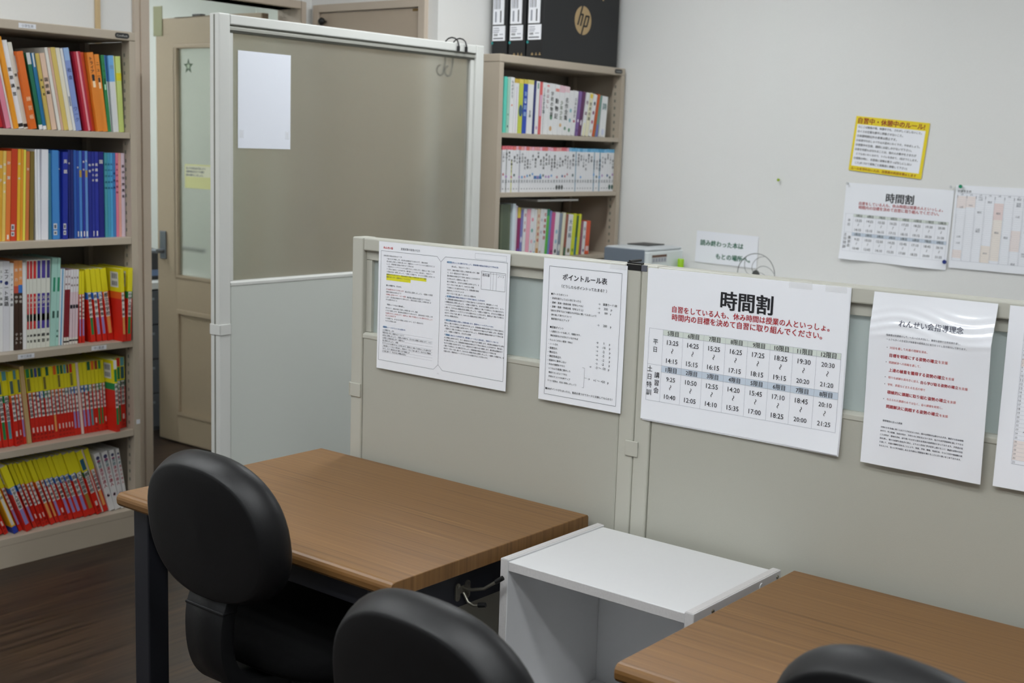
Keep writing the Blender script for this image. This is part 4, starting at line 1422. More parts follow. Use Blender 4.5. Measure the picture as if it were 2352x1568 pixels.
b = MB(); b.box((-0.18, -0.176, 0.02), (0.18, -0.1705, 0.05), mat('machine_blue', (92, 112, 146), 0.4)); b.build('paper_tray', t, bevel=0.002)


# ================================================================== BOOKS
ORD = ['first', 'second', 'third', 'fourth', 'fifth', 'sixth', 'seventh', 'eighth', 'ninth', 'tenth', 'eleventh', 'twelfth', 'thirteenth', 'fourteenth',
       'fifteenth', 'sixteenth', 'seventeenth', 'eighteenth', 'nineteenth', 'twentieth', 'twenty-first', 'twenty-second', 'twenty-third']
K, W_ = (30, 30, 34), (232, 232, 234)
YL, RD = (226, 214, 30), (206, 36, 20)
GR, TE, LV, BL, OR, DG = (30, 130, 70), (84, 150, 160), (150, 140, 200), (36, 104, 190), (226, 96, 30), (20, 92, 66)


class Style:
    def __init__(self, desc, segs, deco=(), cover=(), noun='workbook', pages=True):
        self.desc, self.segs, self.deco, self.cover, self.noun, self.pages = desc, segs, deco, cover, noun, pages


def plain(desc, c, *deco, noun='workbook', cover=(), top=None):
    segs = [(0, 1, c)] if top is None else [(0, top[0], c), (top[0], 1, top[1])]
    return Style(desc, segs, deco, cover, noun)


TITLES = ['中学入試対策', '過去問題集', '高校入試国語', '開進中学校', '高等学校', '入試問題集', '都立中学校', '中高一貫校']


def exam(band, stripe=None, tag_=None, tag2=None, bar=False, big=False, slim=False, k=0):
    nm = {OR: 'orange', GR: 'green', BL: 'blue', DG: 'dark green'}.get(band, 'purple')
    sn = {TE: 'teal', LV: 'lavender', GR: 'green', (226, 160, 90): 'tan'}.get(stripe)
    d = 'red-yellow exam book with %s band' % nm + (', %s stripe' % sn if sn else '')
    deco = [('r', .335, .675, (222, 220, 216), .16), ('v', .345, .665, TITLES[k % len(TITLES)], K)]
    if stripe:
        deco.append(('r', .10, .335, stripe, .22))
    else:
        deco.append(('r', .13, .20, (224, 200, 196), .30))
        deco.append(('v', .02, .12, '声の', (120, 16, 10)))
    if tag_:
        deco.append(('r', .88, 1.0, tag_, .10))
    if tag2:
        deco.append(('r', .70, .87, tag2, .14))
    return Style(d, [(0, .585, RD), (.585, .68, band), (.68, 1, YL)], deco, ('bar',) if bar else (), 'book')


def barcode(b, x, y0, y1, z0, z1):
    b.add([(x, y0, z0), (x, y1, z0), (x, y1, z1), (x, y0, z1)], [(0, 3, 2, 1)], cmat((214, 214, 216)))
    for za, zb in ((z0 + (z1 - z0) * .10, z0 + (z1 - z0) * .40), (z0 + (z1 - z0) * .56, z0 + (z1 - z0) * .90)):
        n = 9
        for i in range(n):
            a = y0 + (y1 - y0) * (.14 + .72 * i / n)
            e = a + (y1 - y0) * .72 / n * (.45 if i % 3 else .75)
            b.add([(x - .0003, a, za), (x - .0003, e, za), (x - .0003, e, zb), (x - .0003, a, zb)], [(0, 3, 2, 1)], M_INKG)


def make_book(name, st, x0, x1, ys, zs, h, dp, lean, label, group, cat='book'):
    """lean in degrees, positive: top towards +x"""
    th = math.radians(abs(lean))
    w = max(0.0035, (x1 - x0) * math.cos(th) - 0.0005)
    if lean <= 0:
        loc = (x0, ys, zs + 0.0003)
    else:
        loc = (x1 - w * math.cos(th), ys, zs + 0.0003 + w * math.sin(th))
    t_ = 0.0011
    b = MB()
    for a, e, c in st.segs:
        m = cmat(c)
        z0, z1 = h * a, h * e
        b.box((0, 0, z0), (w, t_, z1), m)
        b.box((0, t_, z0), (t_, dp, z1), m)
        b.box((w - t_, t_, z0), (w, dp, z1), m)
    y = -0.0003
    for d in st.deco:
        if d[0] == 'r':
            i = d[4] * w
            b.add([(i, y, h * d[1]), (w - i, y, h * d[1]), (w - i, y, h * d[2]), (i, y, h * d[2])], [(0, 1, 2, 3)], cmat(d[3]))
        elif d[0] == 'v':
            n = len(d[3])
            cell = h * (d[2] - d[1]) / n
            k = min(cell * 0.95, w * 0.74)
            for j, ch in enumerate(d[3]):
                vs, fs, a, e = glyphs(ch, 0.02)
                zc = h * d[2] - cell * (j + .5)
                c_ = (a + e) / 2
                b.add([(w / 2 + (p[0] - c_) * k, y - 0.0003 - p[2], zc + (p[1] - .38) * k) for p in vs], fs, cmat(d[4]))
        elif d[0] == 'o':       # round blob of print
            r_ = w * d[4]
            zc = h * d[1]
            b.add([(w / 2 + r_ * math.cos(q_ * math.pi / 6), y - 0.0002, zc + r_ * d[2] * math.sin(q_ * math.pi / 6)) for q_ in range(12)], [tuple(range(12))], cmat(d[3]))
    for c in st.cover:
        if c == 'bar':
            barcode(b, -0.0004, 0.014, 0.060, h * .74, h * .95)
        elif c == 'stick':
            for a, e in ((.05, .10), (.115, .18)):
                b.add([(w * .08, y, h * a), (w * .62, y, h * a), (w * .62, y, h * e), (w * .08, y, h * e)], [(0, 1, 2, 3)], cmat((206, 208, 212)))
                b.add([(w * .18, y - .0002, h * (a + .012)), (w * .5, y - .0002, h * (a + .012)), (w * .5, y - .0002, h * (e - .015)), (w * .18, y - .0002, h * (e - .015))], [(0, 1, 2, 3)], M_INKG)
    o = b.build(name, None, loc)
    o.rotation_euler = (0, math.radians(lean), 0)
    tag(o, label, cat, group)
    b = MB()
    b.box((t_ + .0002, t_ + .0002, 0.0015), (w - t_ - .0002, dp - .002, h - .0018), M_PAGES)
    b.build('pages', o)
    return o


def shelf_row(rows, zs, ys, pyf, pxm, dp, shelf_name, case_name, group, xmin, xmax, name='workbook'):
    n = len(rows)
    prev = None
    edge = xmin
    lay = []
    for r in rows:
        a, e, st, h, lean = r[:5]
        cov = r[5] if len(r) > 5 else 0.0
        yy = ys - cov / pxm
        x0, x1 = at(a, pyf(a), 1, yy)[0], at(e, pyf(e), 1, yy)[0]
        wd = x1 - x0
        push = 0.0004
        if prev:
            push += max(0.0, min(h, prev[1]) * (math.tan(math.radians(prev[0])) - math.tan(math.radians(lean))))
        x0 = max(x0, edge + push)
        x1 = max(x1, x0 + wd * 0.92)
        edge = x1
        prev = (lean, h)
        lay.append([x0, x1, yy, push])
    lim = xmax
    for i in range(n - 1, -1, -1):
        L = lay[i]
        reach = max(0.0, rows[i][3] * math.tan(math.radians(rows[i][4]))) if i == n - 1 else 0.0
        d = L[1] + reach - lim
        if d > 0:
            L[0] -= d
            L[1] -= d
        lim = L[0] - L[3]
    for i, r in enumerate(rows):
        st, h, lean = r[2:5]
        x0, x1, yy, _p = lay[i]
        where = ORD[i] + ' from left' if i < (n + 1) // 2 else ORD[n - 1 - i] + ' from right'
        d_ = st.desc if st.noun in st.desc else st.desc + ' ' + st.noun
        label = '%s, %s, %s, %s' % (d_, where, shelf_name, case_name)
        isf = st.noun == 'file'
        make_book('document_file' if isf else name, st, x0, x1, yy, zs, h, dp, lean, label, group, 'file' if isf else 'book')


def V(z0, z1, s, c):
    return ('v', z0, z1, s, c)


O_, W2 = (222, 128, 34), (226, 222, 214)
# --- left bookcase, top shelf: B5 and A4 books fanned to the left
row1 = [
    (-8, 8, plain('crimson', (172, 22, 34)), .257, -12), (8.5, 14, plain('dark red', (140, 24, 46)), .257, -11.5), (14.5, 26, plain('pink', (214, 130, 152)), .257, -11),
    (27, 31, plain('thin white', W_), .257, -11), (31.5, 42, plain('tall amber', (226, 150, 32)), .290, -10.5, 3), (43, 55, plain('white striped', W_, V(.35, .72, '夏期講習', K), ('r', .02, .06, K, 0)), .280, -10.5),
    (55.5, 65, plain('white narrow', (220, 218, 206), V(.4, .7, '算数', K), ('r', .02, .06, K, 0)), .275, -10.5), (66.5, 82, Style('orange labelled', [(0, 1, (216, 104, 28))], [V(.1, .45, '練習帳', (240, 190, 150))], ('bar',)), .247, -10, 6),
    (90, 99, plain('dark green', (22, 112, 84), ('r', .0, .06, W_, 0), ('r', .85, 1, (200, 206, 206), 0)), .246, -9.5), (99.5, 108, plain('teal blue', (32, 112, 160), ('r', .0, .05, W_, 0), ('r', .82, 1, (214, 216, 214), .3)), .246, -9),
    (109.5, 118, plain('olive yellow', (200, 176, 92), V(.42, .7, '新演習', K)), .246, -9, 2), (119, 131, plain('pale pink', (220, 190, 168), V(.45, .7, '国語編', K)), .248, -9),
    (134, 141, plain('thick white', (222, 220, 212)), .268, -9.5), (141.5, 147, plain('dusty pink', (206, 170, 150)), .268, -9.5), (147.5, 158, plain('mustard yellow', (212, 188, 104)), .270, -9.5),
    (158.5, 168, plain('cream', (226, 220, 200)), .270, -9.5), (169, 175, plain('white slim', (218, 220, 222), ('r', .3, .42, (120, 130, 150), .2)), .270, -9.5),
    (175.5, 188, plain('lavender blue', (130, 150, 206), V(.6, .78, '社会', (40, 50, 110)), ('r', .85, 1, (150, 180, 222), 0), V(.1, .3, 'ワーク', (60, 70, 140))), .272, -9.3),
    (198, 213, plain('crimson and pink', (176, 34, 56), ('r', 0, 1, (226, 150, 160), .36)), .262, -9.2, 3), (213.5, 222, plain('vermilion', (204, 72, 30)), .262, -9),
    (225, 241, plain('bright orange', (224, 132, 44), V(.68, .95, 'トライアル', K), ('r', .64, .72, K, .3), ('r', .56, .64, (250, 220, 180), .3)), .262, -8.0, 5),
    (243, 254, plain('amber', (228, 140, 48), V(.68, .92, 'ニュー', K), ('r', .64, .70, K, .3), ('r', .56, .64, (250, 220, 180), .3)), .258, -7, 3),
    (255.5, 263, plain('bright green', (40, 128, 74), V(.68, .92, 'ニュー', K), ('r', .62, .70, (20, 60, 40), .3), ('r', .55, .62, (190, 226, 200), .3)), .257, -5.5, 3),
    (263.5, 268, plain('white and blue', (222, 226, 232), top=(.66, (66, 120, 190))), .257, -5), (270, 283, plain('grey and sky-blue', (214, 216, 218), V(.75, .95, '理', (120, 150, 190)), top=(.66, (110, 170, 224))), .257, -4, 3),
    (283.5, 287, plain('thin pale yellow', (226, 226, 160)), .257, -3.5), (288.5, 300, plain('lime', (206, 222, 132), ('r', .68, .78, (222, 214, 40), 0)), .257, -2.8),
]
shelf_row(row1, LZ[0][0], 3.852, lambda x: 297 + x * .02, 387, .182, 'top shelf', 'left bookcase', 'workbooks on the top shelf of the left bookcase', LB_X0 + .029, LB_X1 - .0275)
# --- second shelf: orange, white and blue
st_ = ('stick',)
row2 = [
    (-6, 4, plain('golden', (214, 160, 50), V(.6, .9, '漢字', W2)), .290, 2.6), (4.5, 12, plain('pale gold', (224, 190, 96), V(.5, .9, '国語練習', W2)), .290, 2.6), (12.5, 23, plain('orange', (222, 122, 54), V(.62, .95, '計算', W2), ('r', .02, .07, W2, .3)), .290, 2.6),
    (24, 38, plain('red-orange stickered', (196, 62, 28), cover=st_), .297, 2.5), (38.5, 45.5, plain('golden yellow', (228, 176, 48), V(.6, .92, '必修', W2)), .297, 2.5), (46, 51.5, plain('amber', (222, 150, 42)), .297, 2.5),
    (52, 57.5, plain('narrow yellow', (226, 216, 84)), .295, 2.4), (58, 66, plain('copper', (196, 112, 60), V(.7, .9, '文', W2)), .290, 2.4), (68, 77, plain('dark olive', (122, 104, 48)), .290, 2.2),
    (79, 84, plain('slim white', W_), .297, .4), (84.5, 91, plain('white stapled', (224, 226, 232)), .297, .6), (92, 108, plain('thick white', (226, 227, 234)), .297, 1.5, 2), (110, 118, plain('teal clear', (70, 130, 152), noun='file'), .285, .8),
    (119, 135.5, plain('sky-blue stickered', (64, 132, 200), cover=st_), .295, .4, 2), (136, 140.5, plain('thin royal blue', (36, 70, 160), V(.7, .9, '英', W2)), .292, .4), (141.5, 154, plain('royal blue stickered', (28, 46, 150), V(.72, .95, '英語', W2), cover=st_), .290, 1.2, 4),
    (158, 163, plain('navy', (26, 40, 120), V(.75, .95, '数', W2)), .297, .6), (163.5, 170, plain('dark navy', (24, 38, 112)), .297, .6), (171, 177, plain('blue', (40, 88, 170)), .297, .5), (177.5, 183, plain('mid blue', (34, 70, 160), V(.72, .9, '理', W2), ('r', .02, .08, W2, .3)), .295, .4),
    (183.5, 190, plain('light blue and gold', (70, 126, 196), ('r', .70, .78, (170, 140, 60), .1), ('r', .02, .08, W2, .3)), .295, .3), (191, 197, plain('indigo', (40, 50, 150), V(.74, .92, '数学', W2), ('r', .02, .08, W2, .3)), .295, .3),
    (197.5, 203.5, plain('pale blue and gold', (96, 140, 204), ('r', .70, .78, (176, 146, 62), .1), V(.82, .95, '社', W2), ('r', .02, .08, W2, .3)), .295, .2), (204.5, 212, plain('deep blue', (28, 40, 136), V(.74, .88, '地理', W2)), .293, .1), (212.5, 219, plain('deep blue lettered', (32, 46, 144), V(.64, .88, '歴史公民', W2), ('r', .02, .08, W2, .35)), .293, .1),
    (219.5, 228, plain('deep indigo', (34, 46, 150), V(.64, .88, '英語必修', W2), ('r', .02, .08, W2, .35)), .293, .1), (229, 240.5, plain('wide navy', (24, 30, 120), V(.8, .97, '国', W2)), .293, 0), (243, 249.5, plain('sea green', (70, 150, 166), V(.55, .9, '新中学問題', (30, 90, 110))), .290, 0),
    (250, 256, plain('turquoise', (66, 150, 184), V(.55, .9, '新中学問題', (30, 80, 120))), .290, 0), (256.5, 262, plain('bright sky-blue', (76, 160, 208), V(.55, .9, '新中学問題', (30, 80, 130))), .290, 0), (262.5, 269, plain('steel blue', (62, 120, 180), V(.55, .8, '問題集', (30, 60, 110))), .290, 0),
    (271.5, 277.5, plain('rose pink', (218, 120, 146), V(.5, .9, '新中学問題集', (130, 40, 60))), .290, 0), (278, 284, plain('peach', (222, 164, 150)), .290, 0), (284.5, 293, plain('pale pink', (226, 206, 220), V(.45, .88, '新中学問題集', (60, 50, 60))), .290, 0),
]
shelf_row(row2, LZ[1][0], 3.852, lambda x: 561 - x * .057, 387, .205, 'second shelf', 'left bookcase', 'workbooks on the second shelf of the left bookcase', LB_X0 + .029, LB_X1 - .0275)
# --- third shelf
WR = lambda d_, c: plain(d_, (222, 224, 214), ('r', .79, .99, c, .12), ('r', .22, .62, c, .16), ('r', .31, .39, K, .16), V(.44, .60, 'スター', W2), V(.05, .18, '練習', K))
EF = 'エフォート英語'
MAR = plain('maroon', (128, 28, 40), ('r', .74, 1, (226, 222, 226), 0), ('r', .0, .10, W2, 0), ('r', .03, .05, K, 0), V(.76, .96, '英検', (120, 40, 50)))
PK = plain('pale pink and white', (222, 200, 208), ('r', .70, 1, (228, 226, 230), 0), ('r', .0, .09, W2, 0), ('r', .04, .06, K, 0), V(.74, .94, '漢検', (90, 40, 50)), ('r', .48, .53, (40, 40, 50), .05))
row3 = [
    (-7, 8.5, plain('thick white', (220, 224, 232)), .297, 1.8), (9, 18, plain('white black-lettered', W_, V(.5, .92, EF, K), ('o', .78, 1, (40, 60, 140), .35)), .297, 1.8), (20, 34.5, plain('wide white black-lettered', (222, 222, 228), V(.5, .92, EF, K), ('o', .76, 1, (40, 60, 140), .3)), .297, 1.8),
    (35.5, 44.5, plain('white navy-lettered', W_, V(.5, .9, EF, (40, 40, 60))), .290, 1.8), (46, 56.5, Style('brown and orange', [(0, .64, (62, 42, 32)), (.64, .72, (196, 84, 66)), (.72, 1, (226, 150, 92))], [V(.52, .62, '中学', W2), V(.06, .2, 'テスト', W2), V(.74, .95, '実力', W2)]), .297, 1.2),
    (57, 66, Style('brown, orange and blue', [(0, .64, (60, 42, 32)), (.64, .73, (60, 120, 200)), (.73, 1, (230, 156, 92))], [V(.52, .62, '高校', W2), V(.06, .2, 'テスト', W2), V(.76, .95, '実力', W2)]), .297, 1.2), (66.5, 74.5, plain('white', W_), .290, 1.2),
    (77, 83, WR('white and red', (196, 40, 44)), .297, 1.6), (84, 91.5, WR('white and red striped', (200, 48, 50)), .297, 1.6), (93, 101.5, WR('white and bright red', (206, 44, 46)), .297, 1.6), (102.5, 111.5, WR('white and violet', (70, 54, 150)), .297, 1.7),
    (113.5, 124.5, WR('white and purple', (74, 58, 150)), .297, 1.8), (126.5, 135.5, WR('white and indigo', (56, 48, 124)), .297, 2.0), (137, 149.5, plain('mint green', (168, 212, 202), ('r', .62, .78, (36, 140, 104), .3), ('r', .32, .40, (40, 80, 70), .3)), .300, 3.2),
    (150.5, 157, plain('slim mint green', (166, 212, 202), ('r', .62, .78, (36, 140, 104), .1), ('r', .32, .40, (40, 80, 70), .2), V(.08, .2, '国語', (50, 90, 80))), .300, 3.2), (158, 168.5, plain('white and sky-blue', (222, 226, 230), ('r', 0, 1, (86, 160, 206), .36), noun='book'), .262, 3.2),
    (169.5, 175.5, MAR, .257, 3.0), (176, 182, MAR, .257, 3.0), (182.5, 189, PK, .257, 2.8), (189.5, 195, PK, .257, 2.6), (195.5, 202, PK, .257, 2.4), (203, 209, exam(OR, LV, k=1), .250, 1.2), (210, 216.5, exam(OR, LV, k=2), .250, .6),
    (221, 232, exam(BL, GR, k=3), .257, -4.5, 2), (233, 244.5, exam(BL, LV, k=4), .257, -5.5, 3), (245.5, 256.5, exam(BL, LV, tag_=YL, k=5), .257, -6.2, 3), (258, 272, exam(OR, (226, 160, 90), k=6), .257, -6.6, 4),
    (275, 284, exam(OR, (226, 160, 90), bar=True, k=7), .257, -1.5, 24), (288, 299.5, exam(GR, GR, bar=True, k=0), .258, 2.4, 24),
]
shelf_row(row3, LZ[2][0], 3.875, lambda x: 819 - x * .123, 387, .182, 'third shelf', 'left bookcase', 'books on the third shelf of the left bookcase', LB_X0 + .029, LB_X1 - .0275, 'study_book')
# --- fourth shelf: exam books
PL = (120, 30, 70)
spec4 = [(-6, 7, GR, TE), (8, 20, GR, GR), (21, 33, GR, TE), (35, 46, OR, None), (47, 54.5, OR, None), (55, 62, OR, LV)]
row4 = [(a, e, exam(bd, sp, tag_=TE if i % 2 == 0 else None, tag2=(70, 96, 96) if i % 2 else None, bar=(i == 3), k=i), .257, -5.0, 4 if i == 3 else 0) for i, (a, e, bd, sp) in enumerate(spec4)]
row4.append((63.5, 73.5, plain('tan kraft-covered', (196, 166, 116), noun='book'), .268, -5.2, 2))
bands = [(75.5, 85.5, OR, None, GR), (86, 94, OR, None, DG), (94.5, 102.5, PL, None, (60, 70, 140)), (103, 112, BL, None, DG), (112.5, 121, GR, None, None), (121.5, 129.5, GR, None, DG), (130, 138, OR, (226, 160, 90), None), (138.5, 147, OR, None, OR),
         (147.5, 154.5, OR, None, GR), (155, 162, OR, None, DG), (162.5, 169.5, TE, None, TE), (170, 175.5, PL, None, PL), (176, 183.5, BL, LV, RD), (184, 191.5, BL, LV, None)]
row4 += [(a, e, exam(bd, sp, tag_=tg, tag2=(120, 110, 50) if i % 4 == 0 else None, k=i + 2), .255, -5.0 + .05 * i, 1 if i == 4 else 0) for i, (a, e, bd, sp, tg) in enumerate(bands)]
row4.append((192.5, 198, plain('thin pinkish white', (228, 208, 200), noun='book'), .257, -4.6))
bands = [(199, 207, BL, LV, None), (207.5, 216, BL, LV, None), (216.5, 225, GR, TE, DG), (225.5, 233, OR, None, OR), (233.5, 241, GR, GR, (150, 50, 40)), (241.5, 248, GR, GR, GR), (248.5, 254.5, OR, None, None)]
row4 += [(a, e, exam(bd, sp, tag_=tg, k=i + 3), .255, -4.4 + .2 * i) for i, (a, e, bd, sp, tg) in enumerate(bands)]
row4 += [(263, 272.5, exam(GR, GR, tag_=W_, tag2=GR, bar=True, k=1), .258, -2.4, 20), (273.5, 283, exam(DG, None, tag_=TE, tag2=(40, 90, 100), k=4), .257, -1.8, 4), (284.5, 294, exam(DG, GR, tag_=RD, tag2=GR, k=5), .257, -1.5, 5), (295, 305.5, exam(DG, None, tag_=TE, tag2=(40, 90, 100), k=3), .257, -1.2, 3)]
shelf_row(row4, LZ[3][0], 3.872, lambda x: 1036 - x * .178, 387, .182, 'fourth shelf', 'left bookcase', 'exam books on the fourth shelf of the left bookcase', LB_X0 + .029, LB_X1 - .0275, 'exam_book')
# --- bottom shelf: leaning far to the left
row5 = [(-22, -10, exam(OR, None, k=2), .252, -21), (-8, 9, exam(OR, None, k=1), .252, -21), (11, 21, exam(OR, None, k=2), .252, -21.5),
        (33, 44, Style('yellow and blue striped exam book', [(0, .10, (40, 60, 160)), (.10, 1, (232, 176, 30))], [('r', .12, .98, (222, 220, 214), .2), V(.5, .95, '公立高校入試', K)], (), 'book'), .262, -21, 5), (45, 54, exam(OR, LV, k=3), .252, -21)]
b5 = [(60, 77, BL, LV, 1, 8), (78, 87, BL, LV, 0, 0), (88, 96, OR, None, 0, 0), (97, 105, OR, None, 1, 3), (106, 114, OR, None, 0, 0), (118, 129, OR, (226, 160, 90), 0, 3), (130, 138, OR, (226, 160, 90), 0, 0), (139, 149, BL, LV, 0, 1), (150, 160, BL, None, 0, 0), (161, 172, BL, LV, 0, 1),
      (173, 184, BL, LV, 1, 2), (185, 197, BL, LV, 0, 1), (198, 212, BL, LV, 0, 3), (213, 227, (120, 104, 40), (160, 130, 60), 0, 2), (228, 242, DG, None, 1, 4)]
row5 += [(a, e, exam(bd, sp, bar=bool(br), tag2=(40, 90, 120) if i == 14 else None, k=i), .252, -20.5 + .15 * i, cv) for i, (a, e, bd, sp, br, cv) in enumerate(b5)]
row5 += [(243, 249, plain('pinkish white', (226, 206, 198), noun='book'), .255, -18.3), (250, 261, exam(OR, (226, 160, 90), k=5), .252, -18.0)]
WHITE = lambda d_: plain(d_, (226, 224, 224), V(.40, .74, '漢字の達人', (170, 40, 70)), V(.74, .86, '英語', (70, 120, 130)), ('o', .92, 1.0, (70, 70, 110), .34), ('o', .86, .8, (170, 80, 120), .34), ('o', .26, 1.1, (214, 180, 196), .30), ('o', .26, 1.1, (226, 224, 224), .22), noun='book')
row5 += [(262.5, 275.5, WHITE('thick white purple-lettered'), .226, -15.5, 2), (278, 291, WHITE('thick white rose-lettered'), .226, -13.5, 2), (293, 303, WHITE('thick white red-lettered'), .226, -11.5, 2), (304, 311, WHITE('white red-lettered'), .226, -9.5, 2)]
shelf_row(row5, LZ[4][0], 3.862, lambda x: 1240 - x * .22, 387, .182, 'bottom shelf', 'left bookcase', 'books leaning on the bottom shelf of the left bookcase', LB_X0 + .029, LB_X1 - .0275, 'exam_book')

# --- right bookcase, top shelf
def dots(*cs):
    o_ = []
    for i, c in enumerate(cs):
        o_.append(('o', .12 + .22 * i, 1.2, c, .28))
    return o_
BKW = (226, 227, 228)
G1, G2, P1 = (90, 140, 110), (70, 80, 90), (170, 90, 120)
rr1 = [
    (1154, 1161, plain('teal', (90, 204, 184)), .212, 1.0), (1162, 1167.5, plain('mint spotted', (160, 204, 186), *dots(G2, (110, 150, 130))), .205, 1.0), (1168.5, 1177, plain('white grey-lettered', BKW, V(.62, .95, 'ものがたり', G2), ('o', .5, .8, (214, 120, 90), .2)), .212, 1.2),
    (1178, 1187.5, plain('white lilac-edged', BKW, ('r', 0, .85, (206, 190, 214), .42), top=(.92, (200, 170, 60))), .208, 1.4), (1188.5, 1197.5, plain('lime', (190, 200, 70), ('o', .42, 2.0, (40, 84, 120), .48), top=(.92, (220, 200, 90))), .208, 1.4),
    (1198.5, 1207.5, plain('bright blue', (30, 70, 170), V(.3, .8, '冒険図鑑', (150, 180, 220)), ('o', .58, .9, W_, .2), top=(.92, (206, 190, 80))), .208, 1.6), (1208, 1221, plain('wide white', BKW, V(.3, .44, '文庫', G2), top=(.92, (214, 204, 120))), .208, 1.6),
    (1222, 1226.5, plain('thin navy', (40, 46, 110)), .207, 1.8), (1227, 1234.5, plain('white green-topped', BKW, ('r', .86, .97, (100, 150, 130), .3), *dots((190, 150, 190))), .206, 1.8), (1235, 1241, plain('red and white', (214, 100, 100), ('r', .35, .75, (214, 180, 210), .15)), .205, 2.0),
    (1241.5, 1248.5, plain('white black-edged', BKW, V(.4, .8, 'ふしぎの国', (60, 90, 100)), ('r', 0, .9, (90, 90, 94), .44)), .204, 2.0), (1249, 1257, plain('white pink-flecked', BKW, V(.5, .9, 'おはなし', (160, 110, 120)), ('o', .95, .5, (226, 150, 150), .4)), .202, 2.4),
    (1257.5, 1268, plain('white dark-lettered', BKW, V(.35, .85, '学校の物語', (70, 74, 70)), *dots((200, 160, 110), G1)), .202, 2.8), (1268.5, 1279, plain('white red-banded', BKW, V(.3, .75, '動物記', K), ('r', .86, .92, (226, 140, 130), .1)), .200, 3.2),
    (1279.5, 1290, plain('white pink-topped', BKW, V(.3, .7, '少年少女', (90, 110, 80)), ('o', .2, 1, (206, 170, 120), .25), top=(.86, (226, 190, 200))), .198, 3.6), (1290.5, 1300.5, plain('white black-titled', BKW, V(.3, .78, '名作全集', K), ('o', .14, 1, (110, 140, 120), .25), top=(.88, (228, 200, 206))), .196, 4.4),
    (1301, 1309.5, plain('white teal-flecked', BKW, *dots(G1, (120, 170, 180), (130, 180, 190))), .180, 5.2), (1310, 1319, plain('white grey-titled', BKW, V(.4, .85, '日本の歴史', (120, 124, 130)), ('o', .32, .8, (180, 80, 100), .25)), .182, 6.2),
    (1320, 1326.5, plain('violet', (120, 90, 150), *dots((90, 70, 120), (226, 220, 230))), .182, 7.4), (1327, 1333.5, plain('dark plum', (92, 40, 86), ('o', .3, 2, (220, 216, 224), .3)), .182, 8.4), (1335, 1342, plain('white plum-lettered', BKW, V(.4, .9, '怪談', (110, 60, 90)), ('r', 0, .3, (226, 222, 170), .3)), .180, 9.2),
    (1343, 1350, plain('cream yellow-topped', (228, 224, 196), V(.35, .8, '世界の旅', K), ('r', .88, .98, (226, 200, 70), .05)), .180, 9.6), (1351, 1359, plain('white mauve-flecked', BKW, *dots((200, 180, 140), P1, (130, 80, 110), G2)), .176, 10.0), (1360, 1365.5, plain('burnt orange', (190, 84, 30)), .178, 10.0),
    (1366, 1371.5, plain('green and blue', (110, 150, 140), ('r', 0, .3, (110, 110, 180), .1)), .174, 9.0), (1373, 1387, plain('last white', BKW, V(.6, .9, '詩', (70, 120, 120)), *dots((200, 206, 226))), .170, 4.0),
]
shelf_row(rr1, RZ[0][0], RB_Y + .022, lambda x: 300 + (x - 1154) * .05, 360, .15, 'top shelf', 'right bookcase', 'storybooks on the top shelf of the right bookcase', RB_X0 + .028, RB_X1 - .0275, 'storybook')
# second shelf: small white paperbacks, pink tops then blue tops
rr2 = []
x = 1151.0
rb_ = random.Random(11)
PT = ['こわい話', '青い鳥', '魔女の宅', '学園ミス', '星の王子', '恋する本', '探偵団', '小公女', '海底旅行', '若草物語']
i = 0
while x < 1407:
    wd = rb_.choice([5.6, 6.0, 6.4, 6.8])
    if x + wd > 1410:
        wd = 1410 - x
    pink = x < 1299
    tops = rb_.choice([(230, 160, 160), (226, 140, 120), (224, 120, 110), (232, 170, 190), (222, 110, 120)]) if pink else rb_.choice([(110, 180, 220), (130, 190, 226), (90, 166, 210)])
    zt = rb_.uniform(.72, .9)
    tl = rb_.choice([2, 3, 4])
    d_ = [V(zt - .075 * tl, zt, PT[i % len(PT)][:tl], K if pink else (60, 66, 80)), V(.20, .28, '文', G2), ('r', .06, .09, (150, 154, 160), .3)]
    if rb_.random() < .55:
        d_.append(('o', rb_.uniform(.33, .4), 1.0, rb_.choice([(110, 160, 210), (190, 120, 130), (60, 100, 150), (90, 110, 110), (170, 130, 190)]), .33))
    if 1222 < x < 1240:
        d_.append(('r', .29, .36, (60, 110, 170), 0))
    if 1274 < x < 1288:
        d_.append(('o', .10, 1.4, (70, 74, 74), .45))
    if x > 1394:
        d_.append(('o', .10, 1.4, (50, 90, 80), .45))
    col, nm = (228, 229, 232), 'white paperback with %s top edge' % ('pink' if pink else 'blue')
    if abs(x - 1169) < 3:
        d_.append(('r', 0, .7, (206, 206, 70), .35)); nm = 'white paperback with yellow spine line'
    if abs(x - 1157) < 2.5 or abs(x - 1186) < 3:
        d_.append(('r', 0, .93, (70, 76, 110) if x > 1170 else (50, 66, 50), .40)); nm = 'white paperback with dark spine line'
    if (abs(x - 1315) < 3) or (abs(x - 1358) < 3) or (abs(x - 1374) < 3):
        d_.append(('r', 0, .93, (70, 140, 170), .36)); nm = 'white paperback with teal spine line'
    rr2.append((x, x + wd - .35, Style(nm, [(0, .92, col), (.92, 1, tops)], d_, (), 'paperback'), .178 + rb_.uniform(-.001, .001), 0.0))
    x += wd
    i += 1
shelf_row(rr2, RZ[1][0], RB_Y + .018, lambda x: 438.0, 360, .115, 'second shelf', 'right bookcase', 'paperbacks on the second shelf of the right bookcase', RB_X0 + .028, RB_X1 - .0275, 'paperback')
